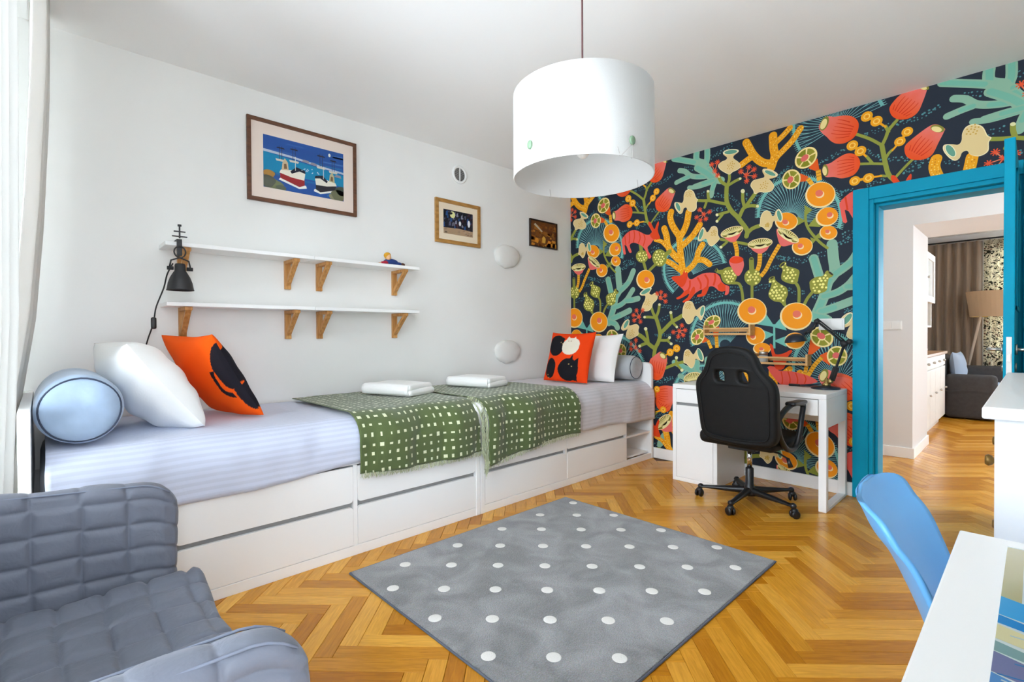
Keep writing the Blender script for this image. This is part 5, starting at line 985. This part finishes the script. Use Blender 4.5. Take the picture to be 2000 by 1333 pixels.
for s in (-1, 1):
    part('armrest', frame_p, gch, lambda b: b.tube(cr([(s*.245+.02, -.21, .60), (s*.262+.02, -.17, .66), (s*.272+.02, -.06, .70), (s*.276+.02, .06, .695), (s*.272+.02, .105, .675), (s*.27+.02, .085, .60), (s*.266+.02, .06, .50), (s*.255+.02, .03, .42), (s*.25+.02, -.08, .42), (s*.245+.02, -.17, .50), (s*.245+.02, -.21, .60)], False, 4), .017, 10), smooth=True, local=True)
    part('arm_pad', frame_p, gch, lambda b: b.rbox((s*.276+.02, -.01, .705), (.062, .20, .026), .012, (3, 6, 2)), smooth=True, local=True)

# ------------------------------------------------------------------ rug with white dots
def rug_material(name, c, c2):
    m, n, l, b = nodes_of(name); b.inputs['Roughness'].default_value = 1.0; b.inputs['Specular IOR Level'].default_value = .1; b.inputs['Sheen Weight'].default_value = .35
    t = noise(n, l, 5.0, 8); t.inputs['Distortion'].default_value = .9; r = n.new('ShaderNodeValToRGB'); r.color_ramp.elements[0].position = .38; r.color_ramp.elements[1].position = .66
    r.color_ramp.elements[0].color = lin(c)+(1,); r.color_ramp.elements[1].color = lin(c2)+(1,); l.new(t.outputs['Fac'], r.inputs[0])
    t2 = noise(n, l, 210, 3); mx = n.new('ShaderNodeMix'); mx.data_type = 'RGBA'; mx.blend_type = 'OVERLAY'; mx.inputs[0].default_value = .8; l.new(r.outputs[0], mx.inputs[6]); l.new(t2.outputs['Color'], mx.inputs[7])
    hs = n.new('ShaderNodeHueSaturation'); hs.inputs['Saturation'].default_value = .35; l.new(mx.outputs[2], hs.inputs['Color']); l.new(hs.outputs[0], b.inputs['Base Color'])
    bp_ = n.new('ShaderNodeBump'); bp_.inputs['Strength'].default_value = .8; bp_.inputs['Distance'].default_value = .006; l.new(t2.outputs['Fac'], bp_.inputs['Height']); l.new(bp_.outputs[0], b.inputs['Normal']); return m
RX0, RX1, RY0, RY1 = 1.168, 2.528, -3.047, -1.470
rug = thing('rug', ((RX0+RX1)/2, (RY0+RY1)/2, 0), 'grey short pile rug with rows of white dots', 'rug')
part('pile', rug_material('rug_pile', (112, 112, 115), (144, 144, 149)), rug, lambda b: b.rbox(((RX0+RX1)/2, (RY0+RY1)/2, .0065), (RX1-RX0-.008, RY1-RY0-.008, .011), .004, (24, 28, 1), lambda o, nn: .0008*math.sin(9*o.x)*math.sin(7*o.y)*max(0, nn.z)), smooth=True)
part('binding', mat('rug_binding', (92, 98, 112), .95), rug, lambda b: b.tube([(RX0, RY0, .005), (RX1, RY0, .005), (RX1, RY1, .005), (RX0, RY1, .005), (RX0, RY0, .005)], .0048, 6, False))
dotm = mat('dot_pile', (232, 230, 226), 1.0, bump=.6, bscale=400, spec=.1)
for k in range(8):
    for j in range(5):
        x, y = 1.285+.1625*k, -1.53-.161*(k % 2)-.3215*j
        if y < RY0+.04: continue
        part('dot', dotm, rug, lambda b: b.lathe([(0, .0135), (.024, .0133), (.0268, .0125), (.027, .010)], (x, y, 0), 18), smooth=True)

# ------------------------------------------------------------------ quilted armchair by the window
def quilt_mat():
    m, n, l, b = nodes_of('quilted_grey'); b.inputs['Roughness'].default_value = .6; b.inputs['Sheen Weight'].default_value = .12; b.inputs['Specular IOR Level'].default_value = .4
    t = noise(n, l, 6, 5); r = n.new('ShaderNodeValToRGB'); r.color_ramp.elements[0].color = lin((86, 89, 101))+(1,); r.color_ramp.elements[1].color = lin((112, 117, 130))+(1,); l.new(t.outputs['Fac'], r.inputs[0]); l.new(r.outputs[0], b.inputs['Base Color'])
    t2 = noise(n, l, 17, 4); t2.inputs['Distortion'].default_value = .6; bp_ = n.new('ShaderNodeBump'); bp_.inputs['Strength'].default_value = .35; bp_.inputs['Distance'].default_value = .012; l.new(t2.outputs['Fac'], bp_.inputs['Height']); l.new(bp_.outputs[0], b.inputs['Normal']); return m
quilt = quilt_mat()
def puff(a, b, ca, cb, seam=.18, h=.008):
    row = math.floor(b/cb); fa = (a/ca+.02*math.sin(row*2.3)) % 1.0; fb = (b/cb+.05*math.sin(math.floor(a/ca)*1.7)) % 1.0
    d = min(min(fa, 1-fa)*ca, min(fb, 1-fb)*cb)
    q = min(1.0, d/.022)
    return h*(1-(1-q)**2)**.6-h*.85
ac = thing('armchair', (2.08, -4.10, 0), 'grey quilted low armchair in the front corner', 'armchair')
AX0, AX1, AY0, AY1 = 1.50, 2.64, -4.46, -3.795
def arm(xc, z_f, z_b):
    def dsp(o, nn): return puff(o.y+.31, o.z+.9, .103, .070, h=.012)*(1 if abs(nn.x) > .5 else .3)+.003*math.sin(31*o.y+11*o.z)
    b = MB().rbox((xc, (AY0+AY1)/2, .35), (.085, AY1-AY0, .66), .036, (3, 170, 150), dsp)
    out = []
    for x, y, z in b.v:
        t = (y-AY0)/(AY1-AY0); top = z_b+(z_f-z_b)*t; k = (z-.02)/.66
        rr = max(0, (t-.86)/.14); out.append((x, y, .02+k*(top-.02)-(.05*rr*rr*max(0, k-.2)/.8)))
    b.v = out; return b
arm(1.545, .690, .745).build('arm', quilt, ac, smooth=True); arm(2.600, .690, .700).build('arm', quilt, ac, smooth=True)
def seat_d(o, nn): return (puff(o.x+.5, o.y+.5, .105, .098, h=.016) if abs(nn.z) > .5 else 0)+.004*math.sin(17*o.x+6*o.y)+.003*math.sin(29*o.y-9*o.x)
b = MB().rbox((2.072, -4.07, .33), (.97, .66, .16), .045, (190, 140, 6), seat_d); b.v = [(x, y, z+.02*math.exp(-((x-1.60)/.05)**2)-.02*(1-((x-2.07)/.5)**2)) for x, y, z in b.v]; b.build('seat', quilt, ac, smooth=True)
MB().rbox((2.072, -4.40, .46), (.97, .12, .60), .045, (120, 3, 80), lambda o, nn: puff(o.x+.5, o.z+.5, .105, .075, h=.010)*(1 if abs(nn.y) > .5 else .2)).build('backrest', quilt, ac, smooth=True)
pip = mat('quilt_piping', (112, 118, 134), .7)
def edge_line(xc, zf, zb): return [(xc, AY0+(AY1-AY0)*t, (zb+(zf-zb)*t)-.05*max(0, (t-.86)/.14)**2+.002) for t in [i/30 for i in range(31)]]
for xc, zf, zb in ((1.574, .690, .745), (2.571, .690, .700), (2.629, .690, .700)): MB().tube([(x, y, z-.008) for x, y, z in edge_line(xc, zf, zb)][:-1], .0024, 6).build('piping', pip, ac, smooth=True)
for x in (1.55, 2.59):
    for y in (-4.42, -3.80): MB().lathe([(0, 0), (.018, 0), (.022, .045), (0, .045)], (x, y, 0), 14).build('foot', black_plastic, ac, smooth=True)
part('base_frame', mat('chair_base', (96, 100, 112), .8), ac, lambda b: b.box(1.59, 2.55, -4.44, -3.79, .045, .26), bevel=.01)

# ------------------------------------------------------------------ curtains at the window
def curtain(name, m, x0, x1, yf, folds, amp, z0, z1, label, ph=0.0, n=120, nz=40, gather=None):
    def f(u, v):
        z = z0+(z1-z0)*v; x = x0+(x1-x0)*u
        if gather: x = gather(x, v)
        a = amp*(.75+.25*math.sin(5*u+ph)); y = yf(z)-amp+a*math.sin(2*PI*folds*u+ph+.5*math.sin(2.2*v))
        return (x, y, z)
    o = MB().grid(f, n, nz).build(name, m, smooth=True, solid=.002, label=label, cat='curtain'); return o
def lerp_tab(t):
    def f(z):
        for (za, a), (zb, b) in zip(t, t[1:]):
            if za <= z <= zb: return a+(b-a)*(z-za)/(zb-za)
        return t[0][1] if z < t[0][0] else t[-1][1]
    return f
curtain_grey = mat('curtain_grey', (222, 220, 216), .9, trans=.22, bump=.1, bscale=300); curtain_white = mat('curtain_white', (226, 226, 224), .9, trans=.28, bump=.1, bscale=300)
curtain('curtain', curtain_grey, .10, .92, lerp_tab([(.02, -4.235), (.75, -4.185), (1.23, -4.118), (1.66, -4.086), (2.2, -4.060), (2.69, -4.052)]), 4.4, .035, .03, 2.692, 'grey curtain hanging in the corner behind the bed head', 1.0)
curtain('curtain', curtain_white, 1.06, 1.46, lerp_tab([(.02, -4.185), (.6, -4.172), (1.2, -4.150), (2.0, -4.142), (2.69, -4.140)]), 3.5, .06, .03, 2.692, 'bright white sheer curtain at the left edge beside the armchair', .4)
ct = MB().box(.02, XR-.02, -4.16, -4.13, 2.692, 2.6995).build('curtain_track', gloss_white, label='white ceiling track carrying the window curtains', cat='curtain track')

# ------------------------------------------------------------------ white table, printed mat, blue chair, dresser
TX, TY1, TY0, TZ = 3.308, -2.762, -3.75, .74
tb = thing('table', ((TX+XR-.01)/2, (TY0+TY1)/2, 0), 'white table in the front right corner', 'table')
part('table_top', gloss_white, tb, lambda b: b.box(TX, XR-.01, TY0, TY1, TZ-.03, TZ), bevel=.003)
for x in (TX+.03, XR-.08):
    for y in ((TY0+.03, TY1-.08) if x > 3.6 else (TY0+.03,)): part('leg', gloss_white, tb, lambda b: b.box(x, x+.05, y, y+.05, 0, TZ-.03), bevel=.003)
pmt = MB().box(3.378, 3.70, -3.40, -2.815, TZ+.0003, TZ+.0035).build('place_mat', mat('mat_back', (220, 226, 228), .25), label='glossy printed seascape place mat on the white table', cat='place mat')
def mat_print(P):
    rn = random.Random(4); P.poly((196, 206, 206), [(0,0),(.322,0),(.322,.585),(0,.585)]); P.base = 1
    P.poly((176, 166, 120), [(0,.30),(.022,.30),(.022,.58),(0,.58)]); P.poly((140, 150, 150), [(.030,.30),(.048,.30),(.055,.585),(.030,.585)]); P.poly((226, 230, 226), [(.06,.3),(.12,.3),(.12,.585),(.07,.585)]); P.base = 2
    for i, (c, v0, v1) in enumerate((((60, 150, 206), .255, .335), ((36, 124, 190), .225, .265), ((206, 196, 150), .175, .232), ((120, 150, 150), .14, .18), ((110, 110, 150), .085, .15), ((76, 128, 186), .03, .095), ((196, 176, 120), -.0, .04))):
        P.poly(c, [(0, max(0, v0+.012)), (.05, max(0, v0-.002)), (.12, max(0, v0+.006)), (.322, max(0, v0)), (.322, v1), (.16, v1-.012), (.05, v1-.02), (0, v1)], i % 3)
    P.base = 3
    for i in range(50):
        u, v = rn.random()*.28, rn.random()*.33; P.stroke(mixc((210, 214, 206), (40, 100, 160), rn.random()), [(u, v), (u+.03, v+rn.uniform(-.01, .01))], .003, 0, cap=False)
P = Print(); mat_print(P); o = P.build('print', print_mat('mat_ink', .15, .6), pmt, lambda x, y, d: (x-.161, y-.2925, .0033+d), .00003)
blue_p = mat('sky_blue_plastic', (104, 180, 242), .34)
BC = (3.286, -2.704); BROT = math.radians(5); bch = thing('side_chair', (BC[0], BC[1], 0), 'sky blue plastic shell chair pushed up to the white table', 'chair', rz=BROT)
# shell: profile from seat front to back top, sides curl up
prf = cr([(.40, .405), (.36, .430), (.26, .440), (.14, .428), (.05, .432), (.0, .470), (-.029, .53), (-.066, .62), (-.099, .69), (-.128, .73), (-.147, .771), (-.155, .785)], False, 5)
def hw(t):
    if t > .80: return .223*max(0.0, 1-((t-.80)/.20)**3.4)**.5
    return .223-.010*math.sin(PI*min(1, max(0, (t-.3)/.4)))-(.03*(1-t/.12)**2 if t < .12 else 0)
def shell(u, v):
    k = v*(len(prf)-1); i = min(len(prf)-2, int(k)); f = k-i; px = prf[i][0]*(1-f)+prf[i+1][0]*f; pz = prf[i][1]*(1-f)+prf[i+1][1]*f
    lat = (2*u-1)*hw(v); curl = (abs(lat)/.223)**2.6; back = max(0, min(1, (v-.40)/.2))
    return (px+curl*(.057*back), lat, pz+curl*(.045*(1-back)))
sh = MB().grid(shell, 36, 60).build('seat_shell', blue_p, bch, smooth=True, solid=.010, local=True)
beech = wood_mat('beech', (206, 168, 116), (224, 190, 142), .5)
for sx, sy in ((1, 1), (1, -1), (-1, 1), (-1, -1)): part('leg', beech, bch, lambda b: b.tube([(.20+sx*.10, sy*.12, .425), (.20+sx*.17, sy*.20, .002)], [.017, .011], 12), smooth=True, local=True)
part('under_frame', black_metal, bch, lambda b: [b.tube([(.20+.12, s*.15, .30), (.20-.12, -s*.15, .30)], .005, 6) for s in (1, -1)], local=True)
# dresser
DZT = .953; DY0, DY1 = -2.385, -.905; DXF = 3.342
ds = thing('dresser', ((DXF+XR)/2, (DY0+DY1)/2, 0), 'white dresser with overhanging top behind the white table', 'dresser')
part('dresser_top', gloss_white, ds, lambda b: b.box(DXF-.022, XR-.002, DY0-.025, DY1+.025, DZT-.030, DZT), bevel=.005)
part('body', gloss_white, ds, lambda b: b.box(DXF+.016, XR-.004, DY0+.014, DY1, .06, DZT-.031))
part('side_frame', gloss_white, ds, lambda b: b.box(DXF, DXF+.07, DY0, DY0+.013, .0, DZT-.031).box(XR-.09, XR-.006, DY0, DY0+.013, 0, DZT-.031).box(DXF+.07, XR-.09, DY0, DY0+.013, DZT-.12, DZT-.031).box(DXF+.07, XR-.09, DY0, DY0+.013, .06, .16), bevel=.002)
for r_ in range(3):
    for c_ in range(2):
        ya_, yb_ = DY0+.03+.715*c_, DY0+.03+.715*c_+.695; za, zb = .10+.275*r_, .10+.275*r_+.262
        d_ = part('drawer', gloss_white, ds, lambda b: b.box(DXF, DXF+.0158, ya_, yb_, za, zb), bevel=.003)
        for q in (.17, .525): part('knob', mat('bronze_knob', (120, 92, 44), .4, metal=.6), d_, lambda b: b.lathe([(0, -.028), (.012, -.027), (.016, -.02), (.012, -.012), (.006, -.008), (.006, 0)], (DXF, ya_+q, (za+zb)/2), 14, 'x'), smooth=True)
# ------------------------------------------------------------------ hall and the room beyond the door
HY = 1.588; HX = 2.648; HY2 = 2.46; LZ = 2.105; HH = 2.62; RY = 6.10
MB().box(1.6, HX, HY, HY2, 0, HH).box(HX, XR+1.4, HY, HY2, LZ, HH).build('wall_hall', hall_paint, at=(0,0,0), kind='structure')
MB().box(1.6, 1.75, .14, HY, 0, HH).build('wall_hall_left', hall_paint, at=(0,0,0), kind='structure')
MB().box(1.55, 2.05, HY2, RY+.15, 0, HH).build('wall_kitchen', hall_paint, at=(0,0,0), kind='structure')
HWX = XR+1.4
hw_ = MB(); hw_.box(HWX, HWX+.15, .14, RY+.15, 0, .75).box(HWX, HWX+.15, .14, RY+.15, 2.35, HH)
for a, b in ((.14, .40), (.90, 3.9), (4.2, RY+.15)): hw_.box(HWX, HWX+.15, a, b, .75, 2.35)  # two unseen window openings added to let sky light into the hall
hw_.build('wall_hall_right', hall_paint, at=(0,0,0), kind='structure')
FWX = [(2.92, 4.6)]
fw_ = MB(); fw_.box(2.05, HWX, RY, RY+.15, 0, .70).box(2.05, HWX, RY, RY+.15, 2.4, HH).box(2.05, FWX[0][0], RY, RY+.15, .70, 2.4).box(FWX[0][1], HWX, RY, RY+.15, .70, 2.4)
fw_.build('wall_far', hall_paint, at=(0,0,0), kind='structure')
MB().box(1.6, HWX+.15, .14, RY+.15, HH, HH+.1).build('ceiling_hall', ceil_white, at=(0,0,0), kind='structure')
MB().box(XR+.15, HWX+.15, .0, .14, 0, H).build('wall_hall_near', hall_paint, at=(0,0,0), kind='structure')
wf = thing('window_3', (3.7, RY+.05, .70), kind='structure')
part('window_frame', gloss_white, wf, lambda b: b.box(2.92, 4.6, RY+.04, RY+.1, .70, .76).box(2.92, 4.6, RY+.04, RY+.1, 2.34, 2.4).box(2.92, 2.98, RY+.04, RY+.1, .76, 2.34).box(4.54, 4.6, RY+.04, RY+.1, .76, 2.34).box(3.73, 3.79, RY+.04, RY+.1, .76, 2.34))
for a, b in ((2.98, 3.73), (3.79, 4.54)): part('pane', glass, wf, lambda q: q.box(a, b, RY+.068, RY+.072, .76, 2.34))
sk2 = MB(); sk2.box(1.75, HX+.014, HY-.014, HY, 0, .095).box(HX, HX+.014, HY, HY2, 0, .095); sk2.build('baseboard_hall', gloss_white, at=(0,0,0), kind='structure', bevel=.003)
hs = thing('light_switch', (2.49, HY, 1.166), 'white double light switch on the hall wall seen through the doorway', 'switch')
part('plate', plastic_white, hs, lambda b: b.box(2.411, 2.571, HY-.011, HY-.0002, 1.166, 1.248), bevel=.003)
for i in range(2): part('rocker', plastic_white, hs, lambda b: b.box(2.419+.076*i, 2.419+.076*i+.068, HY-.014, HY-.0105, 1.174, 1.240), bevel=.002)
# kitchen cabinet
cab_w = mat('painted_wood_white', (228, 227, 222), .5, var=.03, vscale=20); KX = 2.615
kb = thing('kitchen_cabinet', (2.34, 3.4, 0), 'white wooden base cabinet with small drawers beyond the doorway', 'cabinet')
part('body', cab_w, kb, lambda b: b.box(2.07, KX-.02, 2.52, 4.24, .09, .875)); part('plinth', cab_w, kb, lambda b: b.box(2.09, KX-.06, 2.54, 4.22, 0, .09))
part('worktop', wood_mat('worktop_oak', (150, 112, 76), (176, 136, 96), .4), kb, lambda b: b.box(2.06, KX+.02, 2.50, 4.26, .875, .905), bevel=.003)
for i in range(4):
    a = 2.53+.428*i
    d_ = part('drawer', cab_w, kb, lambda b: b.box(KX-.02, KX, a, a+.418, .735, .866), bevel=.004); part('knob', steel, d_, lambda b: b.ball((KX+.014, a+.21, .80), .015, 12, 8), smooth=True)
    e_ = part('cabinet_door', cab_w, kb, lambda b: b.box(KX-.02, KX, a, a+.418, .10, .722), bevel=.004); part('knob', steel, e_, lambda b: b.ball((KX+.014, a+.38, .45), .013, 12, 8), smooth=True)
wc = thing('wall_cabinet', (2.25, 3.35, 1.50), 'white glazed wall cabinet above the kitchen worktop', 'cabinet')
part('body', cab_w, wc, lambda b: b.box(2.06, 2.57, 2.9, 3.52, 1.48, 2.03)); 
wd_ = part('cabinet_door', cab_w, wc, lambda b: b.box(2.571, 2.592, 2.9, 3.52, 1.48, 1.55).box(2.571, 2.592, 2.9, 3.52, 1.96, 2.03).box(2.571, 2.592, 2.9, 2.98, 1.55, 1.96).box(2.571, 2.592, 3.44, 3.52, 1.55, 1.96), bevel=.003)
part('pane', mat('cabinet_pane', (206, 210, 210), .2), wd_, lambda b: b.box(2.572, 2.577, 2.98, 3.44, 1.55, 1.96)); part('knob', steel, wd_, lambda b: b.ball((2.603, 2.95, 1.75), .014, 12, 8), smooth=True)
part('plate_rack', cab_w, wc, lambda b: b.box(2.06, 2.56, 2.9, 3.52, 1.20, 1.22).box(2.06, 2.56, 2.9, 2.92, 1.22, 1.48).box(2.06, 2.56, 3.5, 3.52, 1.22, 1.48), bevel=.002)
bw = thing('wooden_bowl', (2.50, 2.86, .9055), 'brown wooden bowl on the kitchen worktop edge', 'bowl')
part('bowl', wood_mat('bowl_wood', (150, 92, 48), (186, 124, 72), .4), bw, lambda b: b.lathe([(0, .906), (.06, .906), (.10, .935), (.105, .965), (.098, .965), (.09, .938), (.05, .918), (0, .916)], (2.50, 2.86, 0), 28), smooth=True)
# dark sofa with pale blue cushion
sofa_m = mat('charcoal_fabric', (66, 65, 66), .9, var=.12, vscale=30, bump=.3, bscale=300)
sf = thing('sofa', (2.85, 5.1, 0), 'dark grey fabric sofa by the far curtains', 'sofa')
MB().rbox((2.825, 4.72, .30), (.50, .20, .57), .05, (4, 3, 4)).build('arm', sofa_m, sf, smooth=True); MB().rbox((2.825, 5.48, .34), (.60, .20, .66), .05, (4, 3, 4)).build('arm', sofa_m, sf, smooth=True)
MB().rbox((2.85, 5.1, .21), (.48, .58, .38), .04, (4, 4, 3)).build('seat_base', sofa_m, sf, smooth=True); MB().rbox((2.46, 5.1, .42), (.22, .96, .80), .06, (3, 6, 5)).build('backrest', sofa_m, sf, smooth=True)
part('skirt_trim', sofa_m, sf, lambda b: b.box(2.575, 3.075, 4.615, 4.62, .36, .372))
part('throw_edge', mat('pale_blue_throw', (176, 194, 220), .9), sf, lambda b: b.rbox((2.86, 5.1, .43), (.47, .56, .05), .02, (4, 4, 2)), smooth=True)
cushion('blue_cushion', .42, .42, .16, (2.70, 5.0, .457), (.12, 1, 0), (-.10, 0, 1), mat('pale_blue_linen', (168, 186, 208), .85, bump=.4, bscale=30), 'pale blue cushion on the dark sofa beyond the doorway', 'cushion', None, 24)
# far curtains
taupe = mat('taupe_curtain', (136, 118, 100), .85, sheen=.3, bump=.1, bscale=200)
def cur2(name, m, x0, x1, folds, label, **k): return MB().grid(lambda u, v: (x0+(x1-x0)*u, RY-.13+.035*math.sin(2*PI*folds*u+.3*math.sin(3*v)), .03+2.465*v), 110, 12).build(name, m, smooth=True, solid=.002, label=label, cat='curtain', **k)
cur2('curtain', taupe, 2.06, 2.86, 7.2, 'taupe brown pleated curtain beyond the doorway')
def floral():
    m, n, l, b = nodes_of('leaf_print_curtain'); tc = n.new('ShaderNodeTexCoord'); mp = n.new('ShaderNodeMapping'); mp.inputs['Scale'].default_value = (1, 0, 1); l.new(tc.outputs['Object'], mp.inputs[0])
    t = n.new('ShaderNodeTexNoise'); t.inputs['Scale'].default_value = 12; t.inputs['Detail'].default_value = 3; t.inputs['Distortion'].default_value = 3.2; l.new(mp.outputs[0], t.inputs['Vector'])
    r = n.new('ShaderNodeValToRGB'); r.color_ramp.interpolation = 'CONSTANT'; e = r.color_ramp.elements; e[0].position = 0; e[0].color = lin((58, 60, 50))+(1,); e[1].position = .44; e[1].color = lin((226, 220, 200))+(1,); x = e.new(.60); x.color = lin((110, 100, 78))+(1,); x = e.new(.645); x.color = lin((128, 30, 52))+(1,); x = e.new(.68); x.color = lin((60, 54, 48))+(1,)
    l.new(t.outputs['Fac'], r.inputs[0]); l.new(r.outputs[0], b.inputs['Base Color']); b.inputs['Roughness'].default_value = .9
    tr = n.new('ShaderNodeBsdfTranslucent'); l.new(r.outputs[0], tr.inputs[0]); mx = n.new('ShaderNodeMixShader'); mx.inputs[0].default_value = .45; l.new(b.outputs[0], mx.inputs[1]); l.new(tr.outputs[0], mx.inputs[2]); l.new(mx.outputs[0], n['Material Output'].inputs[0]); return m
cur2('curtain', floral(), 2.875, 3.55, 5.5, 'cream curtain with dark leaf print in front of the far window')
MB().tube([(2.06, RY-.13, 2.515), (4.8, RY-.13, 2.515)], .012, 10).build('curtain_rod', black_metal, smooth=True, label='thin dark curtain rod above the far curtains', cat='curtain rod')
# arched floor lamp
fl = thing('floor_lamp', (2.70, 5.72, 0), 'floor lamp with beige drum shade and slanted pole behind the sofa', 'lamp')
fy = 5.72
part('lamp_base', mat('lamp_base_grey', (170, 160, 150), .5), fl, lambda b: b.cyl(.14, 0, .02, (2.62, fy, 0), 28, b=.004), smooth=True)
part('pole', mat('lamp_pole', (196, 182, 166), .5), fl, lambda b: b.tube([(2.62, fy, .02), (2.86, fy, 1.38), (3.0, fy, 1.60)], .017, 10), smooth=True)
part('shade', mat('beige_shade', (214, 186, 150), .8, trans=.35), fl, lambda b: b.lathe([(.29, 1.36), (.335, 1.72), (.332, 1.72), (.287, 1.36), (.29, 1.36)], (3.03, fy, 0), 40), smooth=False)
part('shade_lining', mat('yellow_lining', (236, 206, 96), .8), fl, lambda b: b.lathe([(.284, 1.362), (.328, 1.718)], (3.03, fy, 0), 40), smooth=True)
